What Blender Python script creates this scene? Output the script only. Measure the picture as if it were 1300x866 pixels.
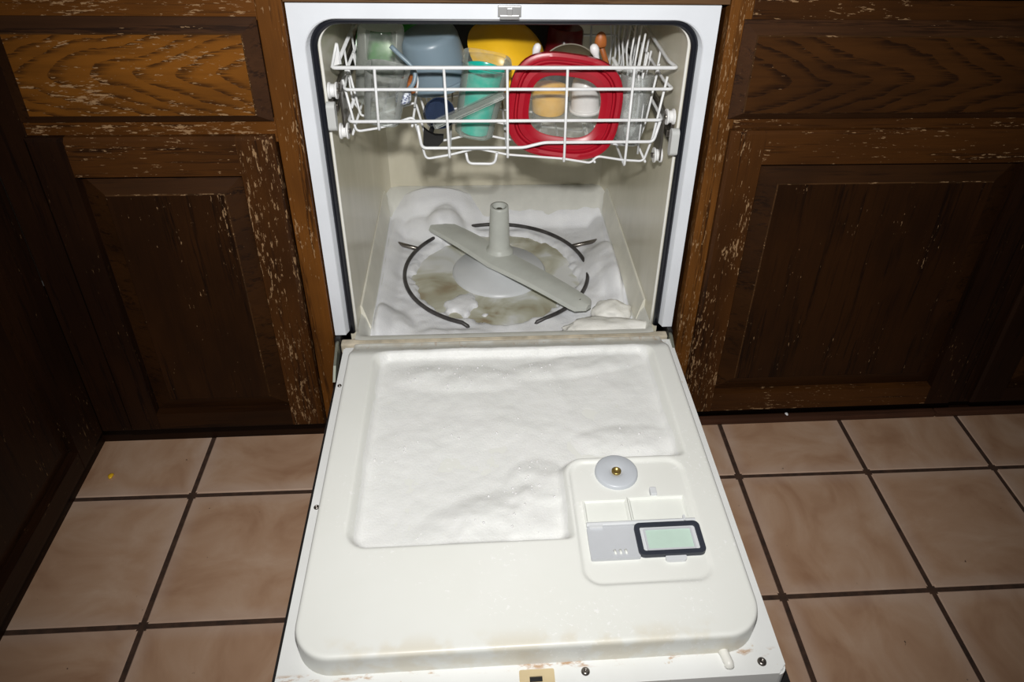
import bpy, bmesh, math, random
import numpy as np
from mathutils import Vector, Matrix, Euler, noise as mnoise

for o in list(bpy.data.objects): bpy.data.objects.remove(o)
S = bpy.context.scene
COL = S.collection
R = math.radians

# ------------------------------------------------------------------ camera
cam_d = bpy.data.cameras.new('camera'); cam = bpy.data.objects.new('camera', cam_d); COL.objects.link(cam)
cam.location = (-0.0486, -1.0764, 1.1469)
cam.rotation_mode = 'XYZ'
cam.matrix_world = Matrix.Translation(cam.location) @ (Matrix.Rotation(-0.0922, 4, 'Z') @ Matrix.Rotation(0.9787, 4, 'X') @ Matrix.Rotation(0.0310, 4, 'Z'))
cam_d.sensor_width = 36.0; cam_d.sensor_fit = 'HORIZONTAL'
cam_d.lens = 975.95 * 36.0 / 1300.0
cam_d.shift_x = -30.31 / 1300.0
cam_d.shift_y = -84.16 / 1300.0
cam_d.clip_start = 0.02; cam_d.clip_end = 30
S.camera = cam

# ------------------------------------------------------------------ world, flash, exposure
w = bpy.data.worlds.new('room_ambient'); S.world = w; w.use_nodes = True
w.node_tree.nodes['Background'].inputs[0].default_value = (1.0, 0.95, 0.9, 1)
w.node_tree.nodes['Background'].inputs[1].default_value = 0.035
fl_d = bpy.data.lights.new('camera_flash', 'SPOT'); fl = bpy.data.objects.new('camera_flash', fl_d); COL.objects.link(fl)
fl.location = (-0.045, -1.000, 1.258)
fl_d.energy = 64; fl_d.spot_size = R(102); fl_d.spot_blend = 1.0; fl_d.shadow_soft_size = 0.022
fl_d.color = (1.0, 0.985, 0.96)
fl.rotation_euler = (Vector((0.02, 0.05, 0.40)) - fl.location).to_track_quat('-Z', 'Y').to_euler()
S.view_settings.view_transform = 'Standard'; S.view_settings.look = 'None'
S.view_settings.exposure = 0.0; S.view_settings.gamma = 1.0; S.view_settings.use_curve_mapping = False

# ------------------------------------------------------------------ materials
def mat_new(name):
    m = bpy.data.materials.new(name); m.use_nodes = True
    nt = m.node_tree; b = nt.nodes['Principled BSDF']
    return m, nt, b
def setp(b, **k):
    names = {'base': 'Base Color', 'rough': 'Roughness', 'metal': 'Metallic', 'spec': 'Specular IOR Level', 'trans': 'Transmission Weight',
             'ior': 'IOR', 'sss': 'Subsurface Weight', 'coat': 'Coat Weight', 'alpha': 'Alpha'}
    for a, v in k.items():
        if a == 'base' and len(v) == 3: v = (*v, 1)
        b.inputs[names[a]].default_value = v
class NT:
    def __init__(s, nt): s.nt = nt
    def n(s, t, **k):
        x = s.nt.nodes.new(t)
        for a, v in k.items(): setattr(x, a, v)
        return x
    def l(s, a, b): s.nt.links.new(a, b)
    def math(s, op, a, b=None, c=None, clamp=False):
        x = s.n('ShaderNodeMath', operation=op, use_clamp=clamp)
        for i, v in enumerate((a, b, c)):
            if v is None: continue
            if isinstance(v, (int, float)): x.inputs[i].default_value = v
            else: s.l(v, x.inputs[i])
        return x.outputs[0]
    def noise(s, vec, scale, detail=3, rough=0.55, dist=0.0):
        x = s.n('ShaderNodeTexNoise'); x.inputs['Scale'].default_value = scale; x.inputs['Detail'].default_value = detail
        x.inputs['Roughness'].default_value = rough; x.inputs['Distortion'].default_value = dist
        s.l(vec, x.inputs['Vector']); return x.outputs['Fac']
    def mapping(s, vec, scale=(1, 1, 1), loc=(0, 0, 0)):
        x = s.n('ShaderNodeMapping'); x.inputs['Scale'].default_value = scale; x.inputs['Location'].default_value = loc
        s.l(vec, x.inputs['Vector']); return x.outputs[0]
    def ramp(s, fac, stops):
        x = s.n('ShaderNodeValToRGB'); e = x.color_ramp.elements
        while len(e) < len(stops): e.new(0.5)
        for i, (p, c) in enumerate(stops):
            e[i].position = p; e[i].color = c if len(c) == 4 else (*c, 1)
        s.l(fac, x.inputs[0]); return x.outputs[0]
    def step(s, v, a, b):
        x = s.n('ShaderNodeMapRange', interpolation_type='SMOOTHSTEP'); s.l(v, x.inputs[0])
        x.inputs[1].default_value = a; x.inputs[2].default_value = b; return x.outputs[0]
    def mix(s, f, a, b):
        x = s.n('ShaderNodeMix', data_type='RGBA')
        if isinstance(f, (int, float)): x.inputs[0].default_value = f
        else: s.l(f, x.inputs[0])
        for i, v in ((6, a), (7, b)):
            if isinstance(v, tuple): x.inputs[i].default_value = v if len(v) == 4 else (*v, 1)
            else: s.l(v, x.inputs[i])
        return x.outputs[2]
    def bump(s, h, strength, dist, b):
        x = s.n('ShaderNodeBump'); x.inputs['Strength'].default_value = strength; x.inputs['Distance'].default_value = dist
        s.l(h, x.inputs['Height']); s.l(x.outputs[0], b.inputs['Normal'])

def plastic(name, base, rough=0.4, mottle=0.06, spec=0.5, bump=0.0, mscale=14, **k):
    m, nt, b = mat_new(name); setp(b, base=base, rough=rough, spec=spec, **k); N = NT(nt)
    tc = N.n('ShaderNodeTexCoord').outputs['Object']
    f = N.noise(tc, mscale, 4)
    dk = tuple(c * (1 - mottle * 2.2) for c in base); lt = tuple(min(1, c * (1 + mottle)) for c in base)
    N.l(N.ramp(f, [(0.3, dk), (0.7, lt)]), b.inputs['Base Color'])
    if bump: N.bump(N.noise(tc, 220, 2), bump, 0.002, b)
    return m

def wood(name, axis, dark, mid, chip=(0.33, 0.20, 0.10), chips=0.3, cath=None, seed=0.0, rough=0.5, spec=0.14):
    """oak: grain runs along axis; cath=(u0, v0, k, K) gives a flame figure; chips 0..1 flaked varnish"""
    m, nt, b = mat_new(name); N = NT(nt); setp(b, rough=rough, spec=spec)
    tc = N.n('ShaderNodeTexCoord').outputs['Object']
    rnd = N.n('ShaderNodeObjectInfo').outputs['Random']
    off = N.n('ShaderNodeVectorMath', operation='SCALE'); off.inputs[0].default_value = (3.1, 5.7, 4.3); N.l(rnd, off.inputs['Scale'])
    add = N.n('ShaderNodeVectorMath', operation='ADD'); N.l(tc, add.inputs[0]); N.l(off.outputs[0], add.inputs[1])
    v = N.mapping(add.outputs[0], loc=(seed, seed * 1.7, seed * 0.6))
    def st(k): return {'x': (k, 1, 1), 'y': (1, k, 1), 'z': (1, 1, k)}[axis]
    big = N.noise(N.mapping(v, scale=st(0.10)), 14, 3, 0.5)
    sep = N.n('ShaderNodeSeparateXYZ'); N.l(tc, sep.inputs[0])
    fine = N.noise(N.mapping(v, scale=st(0.05)), 330, 3, 0.65)
    streak = N.noise(N.mapping(v, scale=st(0.04)), 75, 4, 0.6)
    if cath:
        u0, v0, k, K = cath
        u = N.math('SUBTRACT', sep.outputs[0 if axis == 'x' else 2], u0)
        vv = N.math('SUBTRACT', sep.outputs[2 if axis == 'x' else 0], v0)
        wob = N.math('SUBTRACT', N.noise(N.mapping(v, scale=st(0.6)), 9, 2, 0.5), 0.5)
        wob2 = N.math('SUBTRACT', N.noise(N.mapping(v, scale=st(0.5)), 60, 3, 0.6), 0.5)
        vv = N.math('ADD', vv, N.math('ADD', N.math('MULTIPLY', wob, 0.05), N.math('MULTIPLY', wob2, 0.012)))
        r = N.math('SQRT', N.math('ADD', N.math('MULTIPLY', vv, vv), 0.00010))
        fld = N.math('ADD', N.math('MULTIPLY', r, K / 6.283), N.math('MULTIPLY', u, k / 6.283))
        fld = N.math('ADD', fld, N.math('MULTIPLY', big, 1.1))
        saw = N.math('FRACT', fld)
        line = N.math('MULTIPLY', N.step(saw, 0.45, 0.92), N.math('SUBTRACT', 1.0, N.step(saw, 0.95, 1.0)))
        line = N.math('MULTIPLY', line, N.step(fine, 0.36, 0.56))
    else:
        line = N.math('MULTIPLY', N.step(streak, 0.46, 0.66), N.step(fine, 0.38, 0.58))
    patch = N.noise(N.mapping(v, scale=st(0.4)), 9, 3, 0.6)
    f = N.math('SUBTRACT', 1.0, N.math('MULTIPLY', line, 0.85))
    f = N.math('MULTIPLY', f, N.math('ADD', N.math('MULTIPLY', N.step(patch, 0.30, 0.68), 0.50), 0.50))
    f = N.math('MULTIPLY', f, N.math('ADD', N.math('MULTIPLY', N.step(streak, 0.25, 0.6), 0.30), 0.70))
    c = N.mix(f, dark, mid)
    cn = N.noise(N.mapping(v, scale=st(0.20)), 300, 3, 0.7)
    cw = N.noise(N.mapping(v, scale=st(0.35)), 20, 3, 0.65)
    t = N.math('ADD', N.math('MULTIPLY', cn, 0.66), N.math('MULTIPLY', cw, 0.34))
    t = N.math('ADD', t, N.math('MULTIPLY', line, 0.05))
    thr = 0.70 - 0.135 * chips
    ch = N.step(t, thr, thr + 0.03)
    c = N.mix(N.math('MULTIPLY', ch, 0.8), c, chip)
    N.l(c, b.inputs['Base Color'])
    h = N.math('SUBTRACT', N.math('MULTIPLY', fine, 0.35), N.math('ADD', N.math('MULTIPLY', ch, 0.45), N.math('MULTIPLY', line, 0.3)))
    N.bump(h, 0.30, 0.0012, b)
    N.l(N.math('ADD', N.math('MULTIPLY', ch, 0.3), rough), b.inputs['Roughness'])
    return m

M = {}
M['frame'] = plastic('white_enamel', (0.76, 0.79, 0.84), 0.32, 0.02)
M['door_white'] = None
def liner_mat():
    m, nt, b = mat_new('cream_liner_plastic'); N = NT(nt); setp(b, rough=0.34, spec=0.4)
    tc = N.n('ShaderNodeTexCoord').outputs['Object']
    sep = N.n('ShaderNodeSeparateXYZ'); N.l(tc, sep.inputs[0])
    a = N.noise(tc, 5, 4, 0.6); c = N.ramp(a, [(0.3, (0.765, 0.775, 0.73)), (0.7, (0.80, 0.81, 0.775))])
    # limescale speckles
    s1 = N.noise(tc, 190, 2, 0.6); s2 = N.noise(tc, 11, 3, 0.6)
    sp = N.math('MULTIPLY', N.step(s1, 0.60, 0.68), N.step(s2, 0.50, 0.62))
    c = N.mix(N.math('MULTIPLY', sp, 0.6), c, (0.90, 0.90, 0.89))
    # rust seepage beside the hinge
    st = N.noise(N.mapping(tc, scale=(1, 0.15, 1)), 90, 3, 0.6)
    wy = N.math('ADD', sep.outputs[1], 0.28); hz = N.step(wy, -0.075, -0.016)
    rs = N.math('MULTIPLY', N.step(st, 0.56, 0.68), hz)
    c = N.mix(N.math('MULTIPLY', rs, 0.55), c, (0.50, 0.27, 0.12))
    gr = N.math('MULTIPLY', N.step(wy, -0.05, -0.014), N.step(N.noise(tc, 30, 3), 0.35, 0.6))
    c = N.mix(N.math('MULTIPLY', gr, 0.45), c, (0.50, 0.42, 0.30))
    yl = N.math('MULTIPLY', N.math('SUBTRACT', 1.0, N.step(wy, -0.592, -0.565)), N.step(N.noise(tc, 25, 3), 0.42, 0.62))
    c = N.mix(N.math('MULTIPLY', yl, 0.35), c, (0.62, 0.52, 0.33))
    N.l(c, b.inputs['Base Color'])
    N.bump(N.math('ADD', sp, N.math('MULTIPLY', N.noise(tc, 160, 2), 0.3)), 0.12, 0.0012, b)
    return m
M['liner'] = liner_mat()
def door_mat():
    m, nt, b = mat_new('white_door_enamel'); N = NT(nt); setp(b, rough=0.3)
    tc = N.n('ShaderNodeTexCoord').outputs['Object']; sep = N.n('ShaderNodeSeparateXYZ'); N.l(tc, sep.inputs[0])
    c = N.ramp(N.noise(tc, 9, 4), [(0.3, (0.75, 0.76, 0.74)), (0.7, (0.81, 0.82, 0.81))])
    d = N.math('ABSOLUTE', N.math('ADD', sep.outputs[1], 0.8765))
    edge = N.math('SUBTRACT', 1.0, N.step(d, 0.0015, 0.007))
    r = N.math('MULTIPLY', edge, N.step(N.noise(N.mapping(tc, scale=(1, 2.5, 1)), 38, 4, 0.65), 0.52, 0.68))
    c = N.mix(N.math('MULTIPLY', r, 0.85), c, (0.42, 0.22, 0.08))
    sp = N.step(N.noise(tc, 70, 3, 0.6), 0.69, 0.74)
    c = N.mix(N.math('MULTIPLY', sp, 0.5), c, (0.55, 0.42, 0.26))
    N.l(c, b.inputs['Base Color']); return m
M['door_white'] = door_mat()
def tub_mat():
    m, nt, b = mat_new('beige_tub_plastic'); N = NT(nt); setp(b, rough=0.24, spec=0.5)
    tc = N.n('ShaderNodeTexCoord').outputs['Object']
    a = N.noise(N.mapping(tc, scale=(1, 1, 0.35)), 10, 4, 0.6)
    c = N.ramp(a, [(0.25, (0.60, 0.56, 0.43)), (0.75, (0.75, 0.71, 0.58))])
    N.l(c, b.inputs['Base Color'])
    N.bump(N.noise(N.mapping(tc, scale=(1, 1, 0.4)), 22, 2), 0.10, 0.004, b)
    return m
M['tub'] = tub_mat()
M['tub_floor'] = plastic('pale_tub_floor', (0.68, 0.68, 0.63), 0.35, 0.05, mscale=20)
M['ledge'] = plastic('cream_ledge', (0.80, 0.78, 0.68), 0.35, 0.06)
M['gasket'] = plastic('black_rubber', (0.008, 0.009, 0.014), 0.34, 0.05)
M['lip'] = plastic('white_lip', (0.80, 0.79, 0.74), 0.4, 0.03)
M['lip_dirty'] = plastic('grimy_lip', (0.62, 0.55, 0.43), 0.45, 0.14, mscale=45)
M['black'] = plastic('black_plastic', (0.010, 0.009, 0.009), 0.5, 0.1)
M['chrome'] = plastic('brushed_metal', (0.42, 0.42, 0.42), 0.35, 0.08, metal=0.4)
M['steel'] = plastic('dark_steel', (0.22, 0.20, 0.18), 0.3, 0.1, metal=0.9)
M['hinge'] = plastic('galvanised_steel', (0.34, 0.36, 0.30), 0.42, 0.1, metal=0.7)
M['tan'] = plastic('yellowed_plastic', (0.62, 0.50, 0.30), 0.45, 0.08)
M['greyarm'] = plastic('grey_spray_plastic', (0.58, 0.60, 0.56), 0.4, 0.06, bump=0.1)
M['heater'] = plastic('blackened_heater', (0.06, 0.055, 0.055), 0.42, 0.25, mscale=60)
M['wire'] = plastic('white_vinyl_wire', (0.78, 0.79, 0.80), 0.35, 0.04, mscale=40)
M['wheelw'] = plastic('white_nylon', (0.82, 0.82, 0.82), 0.35, 0.03)
M['padgrey'] = plastic('light_grey_plastic', (0.56, 0.57, 0.56), 0.45, 0.04)
M['lidgrey'] = plastic('grey_lid_plastic', (0.55, 0.57, 0.60), 0.35, 0.03)
M['lidpale'] = plastic('pale_grey_plastic', (0.66, 0.68, 0.70), 0.35, 0.03)
M['seal'] = plastic('dark_seal', (0.03, 0.035, 0.05), 0.5, 0.1)
M['green_win'] = plastic('pale_green_plastic', (0.55, 0.71, 0.62), 0.25, 0.06)
M['cup'] = plastic('white_cup_plastic', (0.82, 0.84, 0.79), 0.3, 0.03)
M['cap'] = plastic('bluish_cap_plastic', (0.54, 0.57, 0.61), 0.38, 0.03)
M['brass'] = plastic('worn_brass', (0.50, 0.36, 0.12), 0.35, 0.15, metal=0.8)

def clear(name, tint=(1, 1, 1), rough=0.05, haze=0.08, body=(0.8, 0.82, 0.8)):
    """thin clear plastic: light passes straight through, edges and films scatter a little"""
    m, nt, b = mat_new(name); setp(b, base=body, rough=rough, spec=0.6); N = NT(nt)
    tc = N.n('ShaderNodeTexCoord').outputs['Object']
    N.bump(N.noise(tc, 55, 2), 0.10, 0.003, b)
    tr = N.n('ShaderNodeBsdfTransparent'); tr.inputs[0].default_value = (*tint, 1)
    fz = N.n('ShaderNodeFresnel'); fz.inputs[0].default_value = 1.5
    film = N.math('MULTIPLY', N.step(N.noise(tc, 38, 4, 0.65), 0.35, 0.75), haze * (1.6 if haze < 0.5 else 0.25))
    f = N.math('ADD', film, N.math('MULTIPLY', fz.outputs[0], 0.75), clamp=True)
    f = N.math('MAXIMUM', f, haze * (0.5 if haze < 0.5 else 1.0))
    mx = N.n('ShaderNodeMixShader'); N.l(f, mx.inputs[0]); N.l(tr.outputs[0], mx.inputs[1]); N.l(b.outputs[0], mx.inputs[2])
    N.l(mx.outputs[0], nt.nodes['Material Output'].inputs[0])
    return m
M['clear'] = clear('clear_plastic', (0.96, 0.97, 0.95), 0.06, 0.06)
M['clear_c'] = clear('clear_cloudy_plastic', (0.90, 0.91, 0.91), 0.12, 0.30)
M['clear_win'] = clear('clear_lid_plastic', (0.97, 0.97, 0.96), 0.05, 0.03)
M['clear_b'] = clear('clear_hazy_plastic', (0.92, 0.93, 0.92), 0.12, 0.13)
M['frost'] = clear('frosted_blue_grey_plastic', (0.55, 0.62, 0.68), 0.35, 0.75, (0.25, 0.335, 0.40))
M['teal'] = clear('teal_plastic', (0.05, 0.55, 0.45), 0.25, 1.3, (0.01, 0.46, 0.37))
M['blue'] = clear('blue_plastic', (0.25, 0.30, 0.50), 0.25, 0.6, (0.035, 0.055, 0.11))
M['yellow'] = plastic('yellow_plastic', (0.90, 0.52, 0.02), 0.3, 0.04)
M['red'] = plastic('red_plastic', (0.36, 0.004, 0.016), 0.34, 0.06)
M['pan_dark'] = plastic('added_pan_black', (0.008, 0.007, 0.007), 0.4, 0.2)  # near-black of the pan added to darken the rack rear
M['tancup'] = plastic('tan_plastic', (0.88, 0.54, 0.14), 0.35, 0.06)
M['whitep'] = plastic('white_plastic', (0.84, 0.83, 0.84), 0.3, 0.03)
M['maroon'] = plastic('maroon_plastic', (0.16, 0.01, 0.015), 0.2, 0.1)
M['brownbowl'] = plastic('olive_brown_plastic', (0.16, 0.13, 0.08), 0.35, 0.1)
M['orange'] = plastic('orange_brown_wood', (0.40, 0.12, 0.025), 0.45, 0.2)
M['green'] = plastic('green_plastic', (0.03, 0.30, 0.03), 0.25, 0.1)
def speck_mat():
    m, nt, b = mat_new('speckled_scourer'); N = NT(nt); setp(b, rough=0.5)
    tc = N.n('ShaderNodeTexCoord').outputs['Object']; x = N.n('ShaderNodeTexVoronoi'); x.inputs['Scale'].default_value = 420; N.l(tc, x.inputs['Vector'])
    N.l(N.ramp(x.outputs['Color'], [(0.25, (0.12, 0.14, 0.26)), (0.5, (0.72, 0.76, 0.84))]), b.inputs['Base Color']); return m
M['speck'] = speck_mat()
def foam_mat(name, lo, hi, scale):
    m, nt, b = mat_new(name); N = NT(nt); setp(b, rough=0.45, spec=0.45, sss=0.15)
    b.inputs['Subsurface Radius'].default_value = (0.01, 0.01, 0.011); b.inputs['Subsurface Scale'].default_value = 0.3
    tc = N.n('ShaderNodeTexCoord').outputs['Object']
    v = N.n('ShaderNodeTexVoronoi'); v.inputs['Scale'].default_value = scale; N.l(tc, v.inputs['Vector'])
    v2 = N.n('ShaderNodeTexVoronoi'); v2.inputs['Scale'].default_value = scale * 2.7; N.l(tc, v2.inputs['Vector'])
    N.l(N.ramp(N.noise(tc, 14, 4, 0.6), [(0.3, lo), (0.7, hi)]), b.inputs['Base Color'])
    h = N.math('ADD', N.math('MULTIPLY', v.outputs['Distance'], -0.7), N.math('MULTIPLY', v2.outputs['Distance'], -0.3))
    N.bump(h, 0.22, 0.0016, b); return m
M['foam'] = foam_mat('tub_foam', (0.76, 0.77, 0.80), (0.86, 0.87, 0.89), 330)
M['foam_door'] = foam_mat('door_foam', (0.765, 0.775, 0.755), (0.80, 0.805, 0.79), 300)
M['foam_cream'] = foam_mat('cream_foam', (0.78, 0.77, 0.72), (0.85, 0.845, 0.81), 300)
def bubble_mat():
    m, nt, b = mat_new('soap_bubble'); setp(b, base=(0.93, 0.93, 0.93), rough=0.08, spec=0.8, trans=0.25, ior=1.2); return m
M['bubble'] = bubble_mat()
def water_mat():
    m, nt, b = mat_new('murky_water'); N = NT(nt); setp(b, rough=0.06, spec=0.5)
    tc = N.n('ShaderNodeTexCoord').outputs['Object']
    a = N.noise(tc, 11, 3, 0.5, 0.8)
    c = N.ramp(a, [(0.28, (0.30, 0.23, 0.14)), (0.38, (0.42, 0.40, 0.30)), (0.50, (0.55, 0.55, 0.46)), (0.60, (0.70, 0.71, 0.70))])
    N.l(c, b.inputs['Base Color']); N.bump(N.noise(tc, 40, 2), 0.05, 0.003, b); return m
M['water'] = water_mat()
def tile_mat():
    m, nt, b = mat_new('terracotta_beige_tile'); N = NT(nt); setp(b, rough=0.42, spec=0.35)
    tc = N.n('ShaderNodeTexCoord').outputs['Object']; rnd = N.n('ShaderNodeObjectInfo').outputs['Random']
    off = N.n('ShaderNodeVectorMath', operation='SCALE'); off.inputs[0].default_value = (31, 57, 43); N.l(rnd, off.inputs['Scale'])
    ad = N.n('ShaderNodeVectorMath', operation='ADD'); N.l(tc, ad.inputs[0]); N.l(off.outputs[0], ad.inputs[1]); v = ad.outputs[0]
    a = N.noise(N.mapping(v, scale=(0.8, 1.3, 1)), 10, 4, 0.55, 0.6)
    c = N.ramp(a, [(0.28, (0.36, 0.20, 0.115)), (0.48, (0.46, 0.285, 0.18)), (0.70, (0.54, 0.37, 0.26))])
    g = N.noise(v, 260, 2, 0.6); c = N.mix(N.math('MULTIPLY', g, 0.16), c, (0.30, 0.20, 0.15))
    sp = N.step(N.noise(v, 75, 2, 0.5), 0.76, 0.79); c = N.mix(sp, c, (0.10, 0.06, 0.04))
    sep = N.n('ShaderNodeSeparateXYZ'); N.l(tc, sep.inputs[0])
    ex = N.math('MAXIMUM', N.math('ABSOLUTE', sep.outputs[0]), N.math('ABSOLUTE', sep.outputs[1]))
    ed = N.math('MULTIPLY', N.step(ex, 0.095, 0.125), 0.30); c = N.mix(ed, c, (0.60, 0.47, 0.40))
    N.l(c, b.inputs['Base Color']); N.bump(N.math('ADD', N.noise(v, 22, 3), N.math('MULTIPLY', g, 0.2)), 0.12, 0.002, b); return m
M['tile'] = tile_mat()
M['grout'] = plastic('dark_grout', (0.055, 0.026, 0.014), 0.85, 0.25, mscale=60)
M['counter'] = plastic('brown_laminate', (0.10, 0.065, 0.04), 0.45, 0.15, mscale=60)
M['wall'] = plastic('cream_wall_paint', (0.55, 0.50, 0.42), 0.7, 0.03)

# wood tones
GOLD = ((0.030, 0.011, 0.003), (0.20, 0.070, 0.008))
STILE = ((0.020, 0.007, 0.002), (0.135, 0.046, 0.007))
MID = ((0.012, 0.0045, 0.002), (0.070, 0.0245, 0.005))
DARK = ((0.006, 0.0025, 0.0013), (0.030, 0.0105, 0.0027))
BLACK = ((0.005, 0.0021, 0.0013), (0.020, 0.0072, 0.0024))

# ------------------------------------------------------------------ mesh helpers
def mesh_obj(name, verts, faces, mat, root=None, parent=None, smooth=False, loc=None, props=None):
    """verts in world space; root = top-level thing (its location is the local origin); parent = direct parent"""
    base = Vector((0, 0, 0))
    if root is not None: base = root.location.copy()
    elif loc is not None: base = Vector(loc)
    me = bpy.data.meshes.new(name)
    vv = np.asarray(verts, dtype=float) - np.array(base)
    me.from_pydata(vv.tolist(), [], [tuple(int(i) for i in f) for f in faces]); me.update()
    bm = bmesh.new(); bm.from_mesh(me); bmesh.ops.recalc_face_normals(bm, faces=bm.faces[:]); bm.to_mesh(me); bm.free()
    if smooth: me.polygons.foreach_set('use_smooth', [True] * len(me.polygons))
    o = bpy.data.objects.new(name, me); COL.objects.link(o)
    if mat: me.materials.append(mat)
    if root is not None: o.parent = parent if parent is not None else root
    else: o.location = base
    return o
def smooth_angle(o, deg=40):
    o.data.set_sharp_from_angle(angle=R(deg)); return o
def thing(name, loc, label, cat, group=None):
    o = bpy.data.objects.new(name, None); o.empty_display_size = 0.05; COL.objects.link(o); o.location = loc
    tag(o, label, cat, group); return o
def tag(o, label, cat, group=None, kind=None):
    o['label'] = label; o['category'] = cat
    if group: o['group'] = group
    if kind: o['kind'] = kind
    return o
def box(x0, x1, y0, y1, z0, z1, bev=0.0, seg=2):
    bm = bmesh.new(); bmesh.ops.create_cube(bm, size=1)
    for v in bm.verts:
        v.co = Vector(((x0 + x1) / 2 + v.co.x * (x1 - x0), (y0 + y1) / 2 + v.co.y * (y1 - y0), (z0 + z1) / 2 + v.co.z * (z1 - z0)))
    if bev: bmesh.ops.bevel(bm, geom=bm.edges[:], offset=bev, segments=seg, profile=0.6, affect='EDGES')
    bm.verts.index_update()
    r = ([v.co.copy()[:] for v in bm.verts], [[v.index for v in f.verts] for f in bm.faces]); bm.free(); return r
def merge(parts):
    V, F = [], []
    for v, f in parts:
        n = len(V); V += [tuple(a) for a in v]; F += [[i + n for i in q] for q in f]
    return V, F
def fillet(pts, r, seg=5, closed=False):
    P = [Vector(p) for p in pts]; out = []; n = len(P)
    for i, p in enumerate(P):
        if not closed and i in (0, n - 1): out.append(p); continue
        a = P[i - 1] - p; b = P[(i + 1) % n] - p
        la, lb = a.length, b.length
        if la < 1e-6 or lb < 1e-6: continue
        d = min(r, la * 0.45, lb * 0.45); a.normalize(); b.normalize()
        for k in range(seg + 1):
            t = k / seg; out.append((p + a * d) * (1 - t) ** 2 + p * 2 * t * (1 - t) + (p + b * d) * t * t)
    return out
def tube(pts, r, seg=8, closed=False, radii=None, flat=None):
    P = [Vector(p) for p in pts]; n = len(P); V, F = [], []
    T = []
    for i in range(n):
        a = P[i - 1] if (i > 0 or closed) else P[i]; b = P[(i + 1) % n] if (i < n - 1 or closed) else P[i]
        T.append((b - a).normalized())
    u = T[0].orthogonal().normalized()
    for i in range(n):
        u = (u - T[i] * u.dot(T[i]))
        u = u.normalized() if u.length > 1e-6 else T[i].orthogonal().normalized()
        w = T[i].cross(u); rr = radii[i] if radii else r
        for k in range(seg):
            a = 2 * math.pi * k / seg
            V.append(P[i] + (u * math.cos(a) + w * math.sin(a)) * rr)
    m = n if closed else n - 1
    for i in range(m):
        for k in range(seg):
            j = (i + 1) % n; k2 = (k + 1) % seg
            F.append((i * seg + k, i * seg + k2, j * seg + k2, j * seg + k))
    if not closed:
        F.append(tuple(range(seg))); F.append(tuple((n - 1) * seg + k for k in range(seg)))
    return [tuple(v) for v in V], F
def lathe(profile, mat4=Matrix(), seg=40, closed_profile=False, squash=None):
    """profile: [(r, z)...]; r=0 ends collapse"""
    V, F, rings = [], [], []
    for r, z in profile:
        if r < 1e-6: rings.append([len(V)]); V.append(mat4 @ Vector((0, 0, z)))
        else:
            ring = []
            for k in range(seg):
                a = 2 * math.pi * k / seg; s = 1.0
                if squash:
                    e = squash; s = (abs(math.cos(a)) ** e + abs(math.sin(a)) ** e) ** (-1 / e)
                ring.append(len(V)); V.append(mat4 @ Vector((r * s * math.cos(a), r * s * math.sin(a), z)))
            rings.append(ring)
    pairs = list(zip(rings, rings[1:]))
    if closed_profile: pairs.append((rings[-1], rings[0]))
    for a, b in pairs:
        if len(a) == 1 and len(b) == 1: continue
        for k in range(seg):
            k2 = (k + 1) % seg
            if len(a) == 1: F.append((a[0], b[k2], b[k]))
            elif len(b) == 1: F.append((a[k], a[k2], b[0]))
            else: F.append((a[k], a[k2], b[k2], b[k]))
    return [tuple(v) for v in V], F
def TR(loc, rx=0, ry=0, rz=0):
    return Matrix.Translation(loc) @ Euler((R(rx), R(ry), R(rz))).to_matrix().to_4x4()
def prism(outline, z0, z1, axis='z', bev=0.0):
    """extrude closed 2D outline"""
    n = len(outline)
    def P(a, b, c): return {'z': (a, b, c), 'y': (a, c, b), 'x': (c, a, b)}[axis]
    V = [P(a, b, z0) for a, b in outline] + [P(a, b, z1) for a, b in outline]
    F = [tuple(range(n)), tuple(range(n, 2 * n))] + [(i, (i + 1) % n, n + (i + 1) % n, n + i) for i in range(n)]
    return V, F
def rrect(x0, x1, y0, y1, r, seg=8):
    out = []
    if isinstance(r, (int, float)): r = (r,) * 4
    for (cx, cy, a0, rr) in ((x1 - r[0], y1 - r[0], 0, r[0]), (x0 + r[1], y1 - r[1], 90, r[1]), (x0 + r[2], y0 + r[2], 180, r[2]), (x1 - r[3], y0 + r[3], 270, r[3])):
        for k in range(seg + 1):
            a = R(a0 + 90 * k / seg); out.append((cx + rr * math.cos(a), cy + rr * math.sin(a)))
    return out
def ring_prism(o, i, z0, z1, axis='z'):
    n = len(o)
    def P(a, b, c): return {'z': (a, b, c), 'y': (a, c, b), 'x': (c, a, b)}[axis]
    V = [P(*p, z0) for p in o] + [P(*p, z0) for p in i] + [P(*p, z1) for p in o] + [P(*p, z1) for p in i]
    F = []
    for k in range(n):
        j = (k + 1) % n
        F += [(k, j, n + j, n + k), (2 * n + k, 2 * n + j, 3 * n + j, 3 * n + k), (k, j, 2 * n + j, 2 * n + k), (n + k, n + j, 3 * n + j, 3 * n + k)]
    return V, F
def part(name, geo, mat, root, parent=None, smooth=False, label=None):
    o = mesh_obj(name, geo[0], geo[1], M[mat] if isinstance(mat, str) else mat, root, parent, smooth)
    if label: o['label'] = label
    return o
def sstep(a, b, x):
    t = np.clip((x - a) / (b - a), 0, 1); return t * t * (3 - 2 * t)
def fbm(x, y, s, oct=4, seed=0.0):
    """vectorised value noise via mathutils"""
    out = np.zeros(x.shape); it = np.nditer([x, y], flags=['multi_index'])
    for a, b in it:
        out[it.multi_index] = mnoise.fractal(Vector((float(a) * s + seed, float(b) * s - seed, seed * 0.7)), 0.9, 2.0, oct)
    return out

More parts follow.
